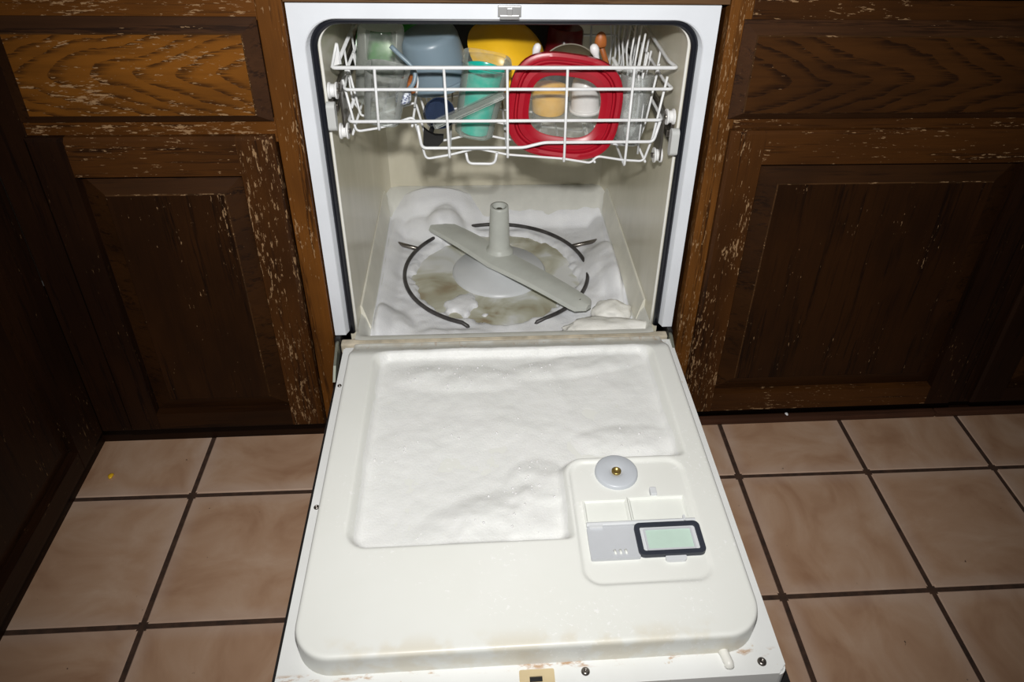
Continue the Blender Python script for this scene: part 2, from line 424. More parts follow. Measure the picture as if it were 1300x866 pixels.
# ================================================================== FLOOR
floor = mesh_obj('floor', *box(-1.9, 2.1, -2.2, 0.62, -0.03, -0.0022), M['grout'], loc=(0, 0, 0))
floor['label'] = 'dark grout bed under square beige and pink ceramic tiles'; floor['category'] = 'floor'; floor['kind'] = 'structure'
P_, TH = 0.2582, -0.0083
ct, st_ = math.cos(TH), math.sin(TH)
hs = (P_ - 0.0085) / 2
bm = bmesh.new(); bmesh.ops.create_cube(bm, size=1)
for v in bm.verts: v.co = Vector((v.co.x * 2 * hs, v.co.y * 2 * hs, v.co.z * 0.010))
bmesh.ops.bevel(bm, geom=[e for e in bm.edges if abs(e.verts[0].co.z - e.verts[1].co.z) > 1e-4], offset=0.003, segments=2, affect='EDGES')
bmesh.ops.bevel(bm, geom=[e for e in bm.edges if e.verts[0].co.z > 0 and e.verts[1].co.z > 0], offset=0.0018, segments=1, affect='EDGES')
tme = bpy.data.meshes.new('tile'); bm.to_mesh(tme); bm.free(); tme.materials.append(M['tile'])
random.seed(4)
for i in range(-2, 8):
    for j in range(-1, 6):
        gx = -0.5814 + (i + 0.5) * P_; gy = -0.0872 - (j - 0.5) * P_
        x, y = gx * ct - gy * st_, gx * st_ + gy * ct
        if x < -0.98 or y > 0.30: continue
        t = bpy.data.objects.new('tile', tme); COL.objects.link(t); t.parent = floor
        t.location = (x, y, -0.005 + random.uniform(-0.0006, 0.0006))
        t.rotation_euler = (random.uniform(-0.002, 0.002), random.uniform(-0.002, 0.002), TH + random.choice((0, 1, 2, 3)) * math.pi / 2)
wall = mesh_obj('wall_back', *box(-1.9, 2.1, 0.64, 0.70, 0, 2.4), M['wall'], loc=(0, 0.64, 0))
wall['label'] = 'plain cream kitchen wall behind the cabinets'; wall['category'] = 'wall'; wall['kind'] = 'structure'

# ================================================================== CABINETS
def raised(x0, x1, z0, z1, ye, yf, bl, br, bt, bb, yb, lip=0.0):
    """raised-panel slab seen from -y: outer edge at depth ye, field at depth yf, back yb"""
    o = [(x0, z0), (x1, z0), (x1, z1), (x0, z1)]
    i = [(x0 + bl, z0 + bb), (x1 - br, z0 + bb), (x1 - br, z1 - bt), (x0 + bl, z1 - bt)]
    k = 0.0030   # small step at the field edge
    i2 = [(a + (k if q in (0, 3) else -k) * 0.5, b + (k if q in (0, 1) else -k) * 0.5) for q, (a, b) in enumerate(i)]
    V = [(a, yb, b) for a, b in o] + [(a, ye, b) for a, b in o] + [(a, yf + 0.0022, b) for a, b in i] + [(a, yf, b) for a, b in i2]
    F = [(0, 1, 2, 3)]
    for s in (0, 4, 8):
        for q in range(4):
            j = (q + 1) % 4; F.append((s + q, s + j, s + 4 + j, s + 4 + q))
    F.append((12, 13, 14, 15)); return V, F
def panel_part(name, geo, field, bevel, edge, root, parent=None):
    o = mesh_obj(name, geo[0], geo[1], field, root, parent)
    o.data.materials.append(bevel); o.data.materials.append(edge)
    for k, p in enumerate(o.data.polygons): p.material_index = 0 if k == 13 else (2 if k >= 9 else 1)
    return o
def swapXY(geo, xf, y_ref):
    """turn a panel built facing -y at y=0 into one facing +x at x=xf: local x -> -y"""
    V, F = geo
    return [(xf - (v[1]), y_ref - v[0] * 1.0, v[2]) for v in V], F

def lipped(x0, x1, z0, z1, yf, yb, lip, edges):
    """frame member: box with eased outer edges listed in edges ('l','r','t','b')"""
    bm = bmesh.new(); v, f = box(x0, x1, yf, yb, z0, z1)
    vs = [bm.verts.new(a) for a in v]
    for q in f: bm.faces.new([vs[i] for i in q])
    sel = []
    for e in bm.edges:
        a, b = e.verts[0].co, e.verts[1].co
        if abs(a.y - yf) > 1e-6 or abs(b.y - yf) > 1e-6: continue
        if 'l' in edges and abs(a.x - x0) < 1e-6 and abs(b.x - x0) < 1e-6: sel.append(e)
        if 'r' in edges and abs(a.x - x1) < 1e-6 and abs(b.x - x1) < 1e-6: sel.append(e)
        if 't' in edges and abs(a.z - z1) < 1e-6 and abs(b.z - z1) < 1e-6: sel.append(e)
        if 'b' in edges and abs(a.z - z0) < 1e-6 and abs(b.z - z0) < 1e-6: sel.append(e)
    if sel: bmesh.ops.bevel(bm, geom=sel, offset=lip, segments=3, profile=0.7, affect='EDGES')
    bm.verts.index_update(); r = ([v.co[:] for v in bm.verts], [[v.index for v in q.verts] for q in bm.faces]); bm.free(); return r

def door_on(cab, x0, x1, z0, z1, sw, rt, rb, bev, mats, xform=None, hollow=None):
    """frame-and-raised-panel door: part 'door' (backing) with stiles, rails, panel as sub-parts. mats: stile_l, stile_r, rail_t, rail_b, panel"""
    X = xform or (lambda g: g)
    yb, yf, lip = 0.012, -0.009, 0.012
    d = part('door', X(box(x0 + 0.004, x1 - 0.004, 0.008, yb, z0 + 0.004, z1 - 0.004)), mats[4], cab)
    part('stile', X(lipped(x0, x0 + sw[0], z0, z1, yf, yb, lip, 'ltb')), mats[0], cab, d)
    part('stile', X(lipped(x1 - sw[1], x1, z0, z1, yf, yb, lip, 'rtb')), mats[1], cab, d)
    part('rail', X(lipped(x0 + sw[0], x1 - sw[1], z1 - rt, z1, yf + 0.0006, yb, lip, 't')), mats[2], cab, d)
    part('rail', X(lipped(x0 + sw[0], x1 - sw[1], z0, z0 + rb, yf + 0.0006, yb, lip, 'b')), mats[3], cab, d)
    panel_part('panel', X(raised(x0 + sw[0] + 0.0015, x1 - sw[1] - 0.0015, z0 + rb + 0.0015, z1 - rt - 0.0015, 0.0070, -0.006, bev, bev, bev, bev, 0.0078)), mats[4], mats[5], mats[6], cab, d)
    return d

# --- cabinet left of the dishwasher
cl = thing('base_cabinet', (-0.52, 0.30, 0.0), 'worn golden brown oak base cabinet in the corner, one drawer over one door', 'cabinet')
W = {}
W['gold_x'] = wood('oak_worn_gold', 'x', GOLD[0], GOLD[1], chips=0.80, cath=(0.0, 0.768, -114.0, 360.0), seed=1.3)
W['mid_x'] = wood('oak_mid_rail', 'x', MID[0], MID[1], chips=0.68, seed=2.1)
W['worn_x'] = wood('oak_worn_rail', 'x', STILE[0], STILE[1], chips=0.95, seed=3.1)  # worn golden finish, heavily flaked
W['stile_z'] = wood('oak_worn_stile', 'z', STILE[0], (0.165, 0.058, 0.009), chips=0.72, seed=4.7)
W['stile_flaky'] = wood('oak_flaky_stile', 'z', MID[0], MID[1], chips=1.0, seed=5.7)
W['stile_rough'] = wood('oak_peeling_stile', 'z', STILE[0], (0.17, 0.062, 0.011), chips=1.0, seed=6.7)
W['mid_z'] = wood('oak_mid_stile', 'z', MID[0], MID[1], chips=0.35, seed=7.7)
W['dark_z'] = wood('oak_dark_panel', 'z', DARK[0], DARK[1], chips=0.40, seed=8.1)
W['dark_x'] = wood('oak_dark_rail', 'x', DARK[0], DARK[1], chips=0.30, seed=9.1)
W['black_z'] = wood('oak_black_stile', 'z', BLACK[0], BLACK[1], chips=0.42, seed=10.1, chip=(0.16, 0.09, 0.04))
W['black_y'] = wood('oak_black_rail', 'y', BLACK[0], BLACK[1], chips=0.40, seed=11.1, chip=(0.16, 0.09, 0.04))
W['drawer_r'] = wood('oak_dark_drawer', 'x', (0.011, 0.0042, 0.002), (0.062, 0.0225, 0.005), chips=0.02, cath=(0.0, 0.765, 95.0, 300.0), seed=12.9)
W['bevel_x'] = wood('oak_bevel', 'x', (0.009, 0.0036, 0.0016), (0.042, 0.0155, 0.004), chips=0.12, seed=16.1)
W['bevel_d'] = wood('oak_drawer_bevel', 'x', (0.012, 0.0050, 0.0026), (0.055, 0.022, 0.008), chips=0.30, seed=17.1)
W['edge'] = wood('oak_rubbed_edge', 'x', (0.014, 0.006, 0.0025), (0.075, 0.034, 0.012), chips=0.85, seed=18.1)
W['toe'] = wood('oak_toe', 'x', BLACK[0], BLACK[1], chips=0.0, seed=13)
W['trim'] = wood('floor_trim', 'x', (0.03, 0.014, 0.008), (0.085, 0.035, 0.02), chips=0.1, seed=14)

def carcass(cab, x0, x1, mat, dw=None):
    g = merge([box(x0, x0 + 0.016, 0.026, 0.60, 0.085, 0.872), box(x1 - 0.016, x1, 0.026, 0.60, 0.085, 0.872), box(x0, x1, 0.585, 0.60, 0.085, 0.872), box(x0, x1, 0.026, 0.6, 0.085, 0.10)])
    return part('body', g, mat, cab)
carcass(cl, -0.7445, -0.3035, W['mid_z'])
part('stile', box(-0.338, -0.3025, 0.004, 0.026, 0.085, 0.875, 0.0015), W['stile_z'], cl)
part('stile', box(-0.7495, -0.690, 0.004, 0.026, 0.085, 0.875, 0.0015), W['black_z'], cl)
part('rail', box(-0.690, -0.338, 0.0045, 0.026, 0.842, 0.875, 0.001), W['worn_x'], cl)
part('rail', box(-0.690, -0.338, 0.0045, 0.026, 0.664, 0.702, 0.001), W['worn_x'], cl)
part('rail', box(-0.690, -0.338, 0.0045, 0.026, 0.085, 0.118, 0.001), W['dark_x'], cl)
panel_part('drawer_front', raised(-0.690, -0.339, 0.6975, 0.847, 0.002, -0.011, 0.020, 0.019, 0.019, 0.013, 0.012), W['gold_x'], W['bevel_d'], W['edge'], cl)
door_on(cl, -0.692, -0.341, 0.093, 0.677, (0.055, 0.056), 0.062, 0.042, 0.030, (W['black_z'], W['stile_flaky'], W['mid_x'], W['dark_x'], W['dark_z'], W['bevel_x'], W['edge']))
part('toe_kick', box(-0.800, -0.3035, 0.062, 0.078, 0.0, 0.085), W['toe'], cl)

# --- cabinet right of the dishwasher
cr = thing('base_cabinet', (0.62, 0.30, 0.0), 'dark brown oak base cabinet with wide drawer above a raised panel door', 'cabinet')
carcass(cr, 0.3155, 0.9190, W['mid_z'])
part('stile', box(0.3145, 0.348, 0.004, 0.026, 0.085, 0.875, 0.0015), W['stile_rough'], cr)
part('stile', box(0.893, 0.9190, 0.004, 0.026, 0.085, 0.875, 0.0015), W['black_z'], cr)
part('rail', box(0.348, 0.893, 0.0045, 0.026, 0.842, 0.875, 0.001), W['mid_x'], cr)
part('rail', box(0.348, 0.893, 0.0045, 0.026, 0.664, 0.702, 0.001), W['mid_x'], cr)
part('rail', box(0.348, 0.893, 0.0045, 0.026, 0.085, 0.118, 0.001), W['mid_x'], cr)
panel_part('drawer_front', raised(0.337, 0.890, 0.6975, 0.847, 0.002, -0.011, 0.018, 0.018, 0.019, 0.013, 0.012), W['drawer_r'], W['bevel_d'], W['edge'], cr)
door_on(cr, 0.343, 0.892, 0.090, 0.681, (0.057, 0.055), 0.056, 0.050, 0.034, (W['stile_flaky'], W['black_z'], W['mid_x'], W['mid_x'], W['dark_z'], W['bevel_x'], W['edge']))
part('toe_kick', box(0.3155, 0.9190, 0.062, 0.078, 0.0, 0.085), W['toe'], cr)
part('floor_trim', box(0.3155, 0.9190, 0.046, 0.062, 0.0, 0.014, 0.004), W['trim'], cr)

# --- further cabinet on the right
c2 = thing('base_cabinet', (1.20, 0.30, 0.0), 'dark oak base cabinet past the wide drawer, mostly out of view', 'cabinet')
carcass(c2, 0.9200, 1.52, W['black_z'])
part('stile', box(0.9200, 0.944, 0.004, 0.026, 0.085, 0.875, 0.0015), W['black_z'], c2)
part('stile', box(1.49, 1.52, 0.004, 0.026, 0.085, 0.875, 0.0015), W['black_z'], c2)
part('rail', box(0.944, 1.49, 0.0045, 0.026, 0.842, 0.875), W['dark_x'], c2)
part('rail', box(0.944, 1.49, 0.0045, 0.026, 0.664, 0.702), W['dark_x'], c2)
part('rail', box(0.944, 1.49, 0.0045, 0.026, 0.085, 0.118), W['dark_x'], c2)
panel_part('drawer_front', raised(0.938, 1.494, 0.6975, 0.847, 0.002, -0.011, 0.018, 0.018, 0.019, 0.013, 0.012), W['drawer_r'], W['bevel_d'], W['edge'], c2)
door_on(c2, 0.936, 1.496, 0.090, 0.681, (0.060, 0.055), 0.056, 0.040, 0.034, (W['black_z'], W['black_z'], W['dark_x'], W['dark_x'], W['dark_z'], W['bevel_x'], W['edge']))
part('toe_kick', box(0.9200, 1.52, 0.062, 0.078, 0.0, 0.085), W['toe'], c2)
part('floor_trim', box(0.9200, 1.52, 0.046, 0.062, 0.0, 0.014, 0.004), W['trim'], c2)

# --- cabinet run turning the corner on the left (its face looks along +x)
cs = thing('base_cabinet', (-1.05, -0.45, 0.0), 'almost black oak base cabinet standing at right angles to the worn drawer', 'cabinet')
XF = lambda g: swapXY(g, -0.7450 - 0.004, 0.0)      # local x = distance towards the viewer
def boxs(a0, a1, d0, d1, z0, z1, bev=0.0): return XF(box(a0, a1, d0 - 0.004, d1 - 0.004, z0, z1, bev))
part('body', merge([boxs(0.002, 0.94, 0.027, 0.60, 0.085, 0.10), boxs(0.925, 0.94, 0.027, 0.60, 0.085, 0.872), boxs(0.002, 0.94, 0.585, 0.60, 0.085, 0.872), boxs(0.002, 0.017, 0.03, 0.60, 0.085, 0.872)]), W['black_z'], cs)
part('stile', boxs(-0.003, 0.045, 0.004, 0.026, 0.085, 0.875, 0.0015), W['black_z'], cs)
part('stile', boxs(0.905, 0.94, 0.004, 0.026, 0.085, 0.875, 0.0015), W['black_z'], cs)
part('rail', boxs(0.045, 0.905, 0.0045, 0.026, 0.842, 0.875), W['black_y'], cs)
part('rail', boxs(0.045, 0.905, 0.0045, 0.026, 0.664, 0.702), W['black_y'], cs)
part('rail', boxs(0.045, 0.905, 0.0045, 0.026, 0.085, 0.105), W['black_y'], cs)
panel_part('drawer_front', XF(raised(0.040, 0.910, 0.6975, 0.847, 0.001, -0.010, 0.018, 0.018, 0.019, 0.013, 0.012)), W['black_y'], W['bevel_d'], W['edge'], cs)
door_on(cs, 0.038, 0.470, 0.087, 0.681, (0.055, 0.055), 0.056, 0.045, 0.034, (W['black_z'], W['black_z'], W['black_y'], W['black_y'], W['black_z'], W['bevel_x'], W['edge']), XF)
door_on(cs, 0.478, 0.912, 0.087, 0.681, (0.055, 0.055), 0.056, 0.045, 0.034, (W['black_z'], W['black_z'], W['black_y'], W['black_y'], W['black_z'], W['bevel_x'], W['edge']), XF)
part('toe_kick', boxs(-0.0618, 0.94, 0.045, 0.060, 0.0, 0.085), W['black_y'], cs)

# --- worktop (L-shaped)
ct_out = [(-1.40, 0.635), (-1.40, -0.96), (-0.722, -0.96), (-0.722, -0.024), (1.53, -0.024), (1.53, 0.635)]
top = mesh_obj('worktop', *prism(ct_out, 0.8852, 0.922), M['counter'], loc=(0, 0.3, 0.8852))
tag(top, 'dark brown worktop edge running above the cabinets and dishwasher', 'worktop')
rail = mesh_obj('apron_rail', *box(-0.3015, 0.3135, 0.006, 0.03, 0.8660, 0.8850, 0.001), wood('oak_apron', 'x', (0.05, 0.025, 0.012), (0.14, 0.075, 0.035), chips=0.1, seed=15), loc=(0.006, 0.018, 0.866))
tag(rail, 'narrow brown wooden strip above the white dishwasher frame', 'trim')

# ================================================================== DISHWASHER
dw = thing('dishwasher', (0.003, 0.28, 0.0), 'white built-in dishwasher with its door lowered flat open', 'dishwasher')
XL, XR, ZT, ZB = -0.281, 0.2855, 0.842, 0.292
def upath(ins, r, zb=ZB, n=12, ns=16):
    """U-shaped path (x,z) round the opening, inset by ins"""
    x0, x1, zt = XL + ins, XR - ins, ZT - ins * 0.45
    out = [(x0, zb + (zt - r - zb) * k / ns) for k in range(ns)]
    out += [(x0 + r - r * math.cos(R(90 * k / n)), zt - r + r * math.sin(R(90 * k / n))) for k in range(n + 1)]
    out += [(x0 + r + (x1 - x0 - 2 * r) * k / ns, zt) for k in range(1, ns)]
    out += [(x1 - r + r * math.sin(R(90 * k / n)), zt - r + r * math.cos(R(90 * k / n))) for k in range(n + 1)]
    out += [(x1, zt - r + (zb - zt + r) * k / ns) for k in range(1, ns + 1)]
    return out
ip = upath(0, 0.046)
FX0, FX1, FZT = -0.3000, 0.3035, 0.8635
cx_, nI = (XL + XR) / 2, len(ip)
op = []
for k, (x, z) in enumerate(ip):
    if z < ZT - 0.046: op.append((FX0 if x < 0 else FX1, z))
    else:
        a0 = 16; n = 12
        if k <= 16 + 12:
            t = (k - 16) / 12.0
            op.append((FX0, (ZT - 0.046) + (FZT - ZT + 0.046) * min(1, t * 2)) if t <= 0.5 else (FX0 + (XL + 0.046 - FX0) * (t - 0.5) * 2, FZT))
        elif k >= nI - 16 - 13:
            t = (k - (nI - 16 - 13)) / 12.0
            op.append((XR - 0.046 + (FX1 - XR + 0.046) * min(1, t * 2), FZT) if t <= 0.5 else (FX1, FZT - (FZT - ZT + 0.046) * (t - 0.5) * 2))
        else: op.append((x, FZT))
def ustrip(a, ya, b, yb):
    n = len(a); V = [(p[0], ya, p[1]) for p in a] + [(p[0], yb, p[1]) for p in b]
    return V, [(i, i + 1, n + i + 1, n + i) for i in range(n - 1)]
ipf = upath(-0.001, 0.047)
fr = merge([ustrip(op, 0.0115, op, 0.030), ustrip(op, 0.0115, [((o[0] * 0.06 + i[0] * 0.94), (o[1] * 0.06 + i[1] * 0.94)) for o, i in zip(op, ip)], 0.0115),
            ustrip([((o[0] * 0.06 + i[0] * 0.94), (o[1] * 0.06 + i[1] * 0.94)) for o, i in zip(op, ip)], 0.0115, ip, 0.0130), ustrip(ip, 0.0130, upath(0.0055, 0.042), 0.026),
            ([(op[0][0], 0.0115, ZB), (ip[0][0], 0.0115, ZB), (ip[0][0], 0.03, ZB), (op[0][0], 0.03, ZB)], [(0, 1, 2, 3)]),
            ([(op[-1][0], 0.0115, ZB), (ip[-1][0], 0.0115, ZB), (ip[-1][0], 0.03, ZB), (op[-1][0], 0.03, ZB)], [(0, 1, 2, 3)])])
part('frame', fr, 'frame', dw)
g = upath(0.0095, 0.040, zb=0.290)
part('gasket', tube([(x, 0.0240, z) for x, z in g], 0.0055, 10), 'gasket', dw, smooth=True)
g = upath(0.0160, 0.036, zb=0.284)
part('tub_lip', tube([(x, 0.030, z) for x, z in g], 0.0024, 8), 'lip', dw, smooth=True)
# tub shell
ZF = 0.21
rows = [(0.0055, 0.026, 0.042), (0.0165, 0.0285, 0.036), (0.0170, 0.06, 0.036), (0.0180, 0.30, 0.036), (0.0190, 0.53, 0.036), (0.0230, 0.555, 0.034), (0.0330, 0.572, 0.03), (0.050, 0.578, 0.026)]
V, F = [], []
for ins, y, r in rows:
    zb = 0.27 if y < 0.05 else 0.215
    pth = upath(ins, r, zb=zb); n0 = len(V); V += [(x, y, z) for x, z in pth]
    if n0:
        L = len(pth)
        F += [(n0 - L + i, n0 - L + i + 1, n0 + i + 1, n0 + i) for i in range(L - 1)]
L = len(pth); F.append(tuple(range(len(V) - L, len(V))))
tub = part('tub', (V, F), 'tub', dw, smooth=True); smooth_angle(tub, 35)
# tub floor
def floor_h(x, y):
    side = np.minimum(x - (-0.264), 0.268 - x)
    h = 0.207 + 0.030 * sstep(0.075, 0.020, side)
    h = np.maximum(h, 0.207 + 0.085 * sstep(0.105, 0.0, 0.575 - y))
    h = np.maximum(h, 0.207 + 0.078 * sstep(0.090, 0.010, y))
    h = np.maximum(h, 0.207 + 0.080 * sstep(0.028, 0.0, side))
    return h
nx, ny = 60, 64
xs = np.linspace(-0.2655, 0.2695, nx); ys = np.linspace(0.004, 0.577, ny)
X, Y = np.meshgrid(xs, ys); Z = floor_h(X, Y)
def grid_geo(X, Y, Z):
    ny, nx = X.shape
    V = np.stack([X.ravel(), Y.ravel(), Z.ravel()], 1).tolist()
    F = [(j * nx + i, j * nx + i + 1, (j + 1) * nx + i + 1, (j + 1) * nx + i) for j in range(ny - 1) for i in range(nx - 1)]
    return V, F
part('tub_floor', grid_geo(X, Y, Z), 'tub_floor', dw, smooth=True)
part('tub_front_lip', box(-0.290, 0.2945, -0.004, 0.012, 0.262, 0.2825, 0.003), 'lip_dirty', dw)
# side ledges (pale chamfer strips at the foot of the side walls)
for sx, xw in ((-1, -0.2640), (1, 0.2685)):
    pr = [(0.0, 0.302), (0.0035, 0.300), (0.0155, 0.252), (0.0135, 0.244), (0.0, 0.244)]
    V = [(xw - sx * a, y, z) for y in (0.085, 0.548) for a, z in pr]; n = len(pr)
    F = [tuple(range(n)), tuple(range(n, 2 * n))] + [(i, (i + 1) % n, n + (i + 1) % n, n + i) for i in range(n)]
    part('ledge', (V, F), 'ledge', dw)
# latch strike at the top of the frame
part('latch_strike', merge([box(-0.0125, 0.020, 0.006, 0.0115, 0.8475, 0.8625, 0.0012), box(-0.010, 0.0175, 0.0045, 0.0065, 0.8445, 0.8505, 0.001), box(0.000, 0.008, 0.0035, 0.006, 0.850, 0.860, 0.001)]), 'chrome', dw)
part('upper_spray_cap', lathe([(0, 0.805), (0.006, 0.806), (0.012, 0.812), (0.022, 0.818), (0.024, 0.826), (0, 0.826)], TR((-0.006, 0.285, 0.0)), 24), 'tan', dw, smooth=True)
# lower access panel and toe under the door
part('access_panel', box(-0.298, 0.302, 0.012, 0.024, 0.03, 0.262, 0.002), 'black', dw)
part('side_bracket', box(-0.3005, -0.2905, 0.0, 0.035, 0.262, 0.2915, 0.002), 'black', dw)
part('side_bracket', box(0.2945, 0.3040, 0.0, 0.035, 0.262, 0.2915, 0.002), 'black', dw)
for sx in (-1, 1):
    xc = 0.0018 + sx * 0.2965
    pts = [(-0.002, 0.262), (0.004, 0.287), (-0.010, 0.290), (-0.050, 0.274), (-0.072, 0.256), (-0.050, 0.252)]
    part('hinge', prism(pts, xc - 0.0022, xc + 0.0022, 'x'), 'hinge', dw)

# pump cover, spray arm, heater
HUB = (0.0, 0.325)
part('pump_cover', lathe([(0.102, 0.204), (0.102, 0.212), (0.096, 0.219), (0.060, 0.224), (0.042, 0.236), (0, 0.238)], TR((*HUB, 0)), 56), 'lidpale', dw, smooth=True)
def blade(angle, length, w0, w1, z):
    V, F = [], []; ca, sa = math.cos(angle), math.sin(angle)
    N_ = 18
    for i in range(N_ + 1):
        t = i / N_; u = t * length
        wd = (w0 + (w1 - w0) * t)
        if u > length - wd * 0.8:
            q = (u - (length - wd * 0.8)) / (wd * 0.8); wd *= math.sqrt(max(0.02, 1 - q * q * 0.93))
        zt = z + 0.004 * math.sin(t * 3.1)
        for (b, dz) in ((-wd, -0.004), (-wd * 0.85, 0.003), (-wd * 0.25, 0.0075), (wd * 0.25, 0.0075), (wd * 0.85, 0.003), (wd, -0.004)):
            V.append((HUB[0] + ca * u - sa * b, HUB[1] - 0.01 + sa * u + ca * b, zt + dz))
    for i in range(N_):
        for k in range(6):
            k2 = (k + 1) % 6; F.append((i * 6 + k, i * 6 + k2, (i + 1) * 6 + k2, (i + 1) * 6 + k))
    F.append(tuple(range(6))); F.append(tuple(N_ * 6 + k for k in range(6))); return V, F
ANG = math.atan2(0.135 - 0.30, 0.152)
arm_g = merge([blade(ANG, 0.250, 0.036, 0.027, 0.250), blade(ANG + math.pi, 0.215, 0.036, 0.028, 0.250)])
arm = part('spray_arm', arm_g, 'greyarm', dw, smooth=True); smooth_angle(arm, 30)
part('tower', lathe([(0.030, 0.250), (0.029, 0.259), (0.0235, 0.264), (0.0225, 0.268), (0.0195, 0.360), (0.0190, 0.366), (0.0135, 0.366), (0.0125, 0.352), (0, 0.350)], TR((HUB[0] + 0.001, HUB[1] + 0.015, 0)), 36), 'greyarm', dw, arm, True)
smooth_angle(bpy.context.scene.objects[-1] if False else arm, 30)
part('tower_screw', lathe([(0.007, 0.351), (0.007, 0.359), (0.004, 0.3605), (0, 0.3605)], TR((HUB[0] + 0.001, HUB[1] + 0.015, 0)), 14), 'steel', dw, arm, True)
for t in (0.10, 0.15, 0.20, 0.225):
    for s in (0, math.pi):
        if s and t > 0.2: continue
        a = ANG + s
        part('jet_hole', lathe([(0.0035, 0), (0.0035, 0.001), (0, 0.001)], TR((HUB[0] + math.cos(a) * t, HUB[1] - 0.01 + math.sin(a) * t, 0.2578)), 10), 'steel', dw, arm)
HC, HR, HZ = (-0.006, 0.303), 0.196, 0.229
def ring_pts(a0, a1, n=80): return [(HC[0] + HR * math.cos(R(a0 + (a1 - a0) * k / n)), HC[1] + HR * math.sin(R(a0 + (a1 - a0) * k / n)), HZ) for k in range(n + 1)]
pts = ring_pts(-58, 248)
a = R(248); e1 = [(HC[0] + HR * math.cos(a) + 0.010, HC[1] + HR * math.sin(a) - 0.006, HZ - 0.004), (HC[0] + HR * math.cos(a) + 0.016, HC[1] + HR * math.sin(a) - 0.008, HZ - 0.020)]
a = R(-58); e0 = [(HC[0] + HR * math.cos(a) - 0.030, HC[1] + HR * math.sin(a) - 0.014, HZ - 0.004), (HC[0] + HR * math.cos(a) - 0.038, HC[1] + HR * math.sin(a) - 0.018, HZ - 0.020)]
heat = part('heater', tube(e0[::-1] + pts + e1, 0.0043, 8), 'heater', dw, smooth=True)
for (xa, ya, xb, yb) in ((-0.178, 0.395, -0.238, 0.430), (0.168, 0.395, 0.240, 0.425)):
    part('heater_clip', tube([(xa, ya, HZ), (xb, yb, HZ - 0.002)], 0.005, 8), 'steel', dw, heat, True)

# rails and end stops on the tub walls
for sx, xw, zr in ((-1, -0.2640, 0.700), (1, 0.2685, 0.655)):
    rl = part('rack_rail', merge([box(min(xw, xw - sx * 0.012), max(xw, xw - sx * 0.012), 0.045, 0.50, zr - 0.006, zr + 0.006, 0.0015), box(min(xw, xw - sx * 0.006), max(xw, xw - sx * 0.006), 0.045, 0.50, zr - 0.016, zr + 0.016, 0.001)]), 'steel', dw)
    stp = prism(rrect(0.006, 0.022, zr - 0.022, zr + 0.022, 0.0075), xw - sx * 0.001, xw - sx * 0.013, 'x')
    part('rail_stop', stp, 'padgrey', dw, rl)

# ------------------------------------------------------------------ the lowered door
DX0, DX1, DY0, DY1, DZ = -0.2840, 0.2995, -0.6225, -0.010, 0.280
out = rrect(DX0, DX1, DY0, DY1, (0.003, 0.003, 0.010, 0.010), 5)
dv, df = prism(out, 0.2480, DZ)
bm = bmesh.new(); vs = [bm.verts.new(v) for v in dv]
for q in df: bm.faces.new([vs[i] for i in q])
bmesh.ops.bevel(bm, geom=[e for e in bm.edges if e.verts[0].co.z > DZ - 1e-5 and e.verts[1].co.z > DZ - 1e-5], offset=0.003, segments=3, affect='EDGES')
bm.verts.index_update(); dg = ([v.co[:] for v in bm.verts], [[v.index for v in f.verts] for f in bm.faces]); bm.free()
door = part('door', dg, 'door_white', dw, label='white door lowered flat, cream moulded liner on top')
part('front_panel', prism(rrect(DX0 - 0.0120, DX1 + 0.0115, DY0 - 0.0080, DY1 - 0.05, 0.008, 4), 0.236, 0.2478), 'black', dw, door, label='black outer front panel')
# liner
LX0, LX1, LY0, LY1, LZ = -0.2655, 0.2790, -0.5945, -0.0080, 0.315
def sd_rrect(x, y, x0, x1, y0, y1, r):
    cx, cy, hx, hy = (x0 + x1) / 2, (y0 + y1) / 2, (x1 - x0) / 2 - r, (y1 - y0) / 2 - r
    qx, qy = np.abs(x - cx) - hx, np.abs(y - cy) - hy
    return np.minimum(np.maximum(qx, qy), 0) + np.hypot(np.maximum(qx, 0), np.maximum(qy, 0)) - r
def liner_h(x, y):
    h = LZ - 0.026 * sstep(-0.075, -0.014, y)
    sb = sd_rrect(x, y, -0.222, 0.247, -0.4505, -0.060, 0.028)
    sdsp = sd_rrect(x, y, 0.070, 0.300, -0.60, -0.3160, 0.026)
    # smooth subtraction of the dispenser pad from the basin
    k = 0.012; a, b = sb, -sdsp
    t = np.clip(0.5 + 0.5 * (a - b) / k, 0, 1); sb2 = b * (1 - t) + a * t + k * t * (1 - t)
    fl = LZ - 0.019 - 0.003 * sstep(-0.15, -0.40, y)
    hb = h + (np.minimum(fl, h - 0.002) - h) * sstep(0.003, -0.013, sb2)
    sp = sd_rrect(x, y, 0.074, 0.238, -0.5215, -0.3230, 0.024)
    hb = hb - 0.0032 * sstep(0.0015, -0.004, sp)
    return hb
NP = 8
outl = []
base_o = rrect(LX0, LX1, LY0, LY1, (0.005, 0.005, 0.046, 0.046), 24)
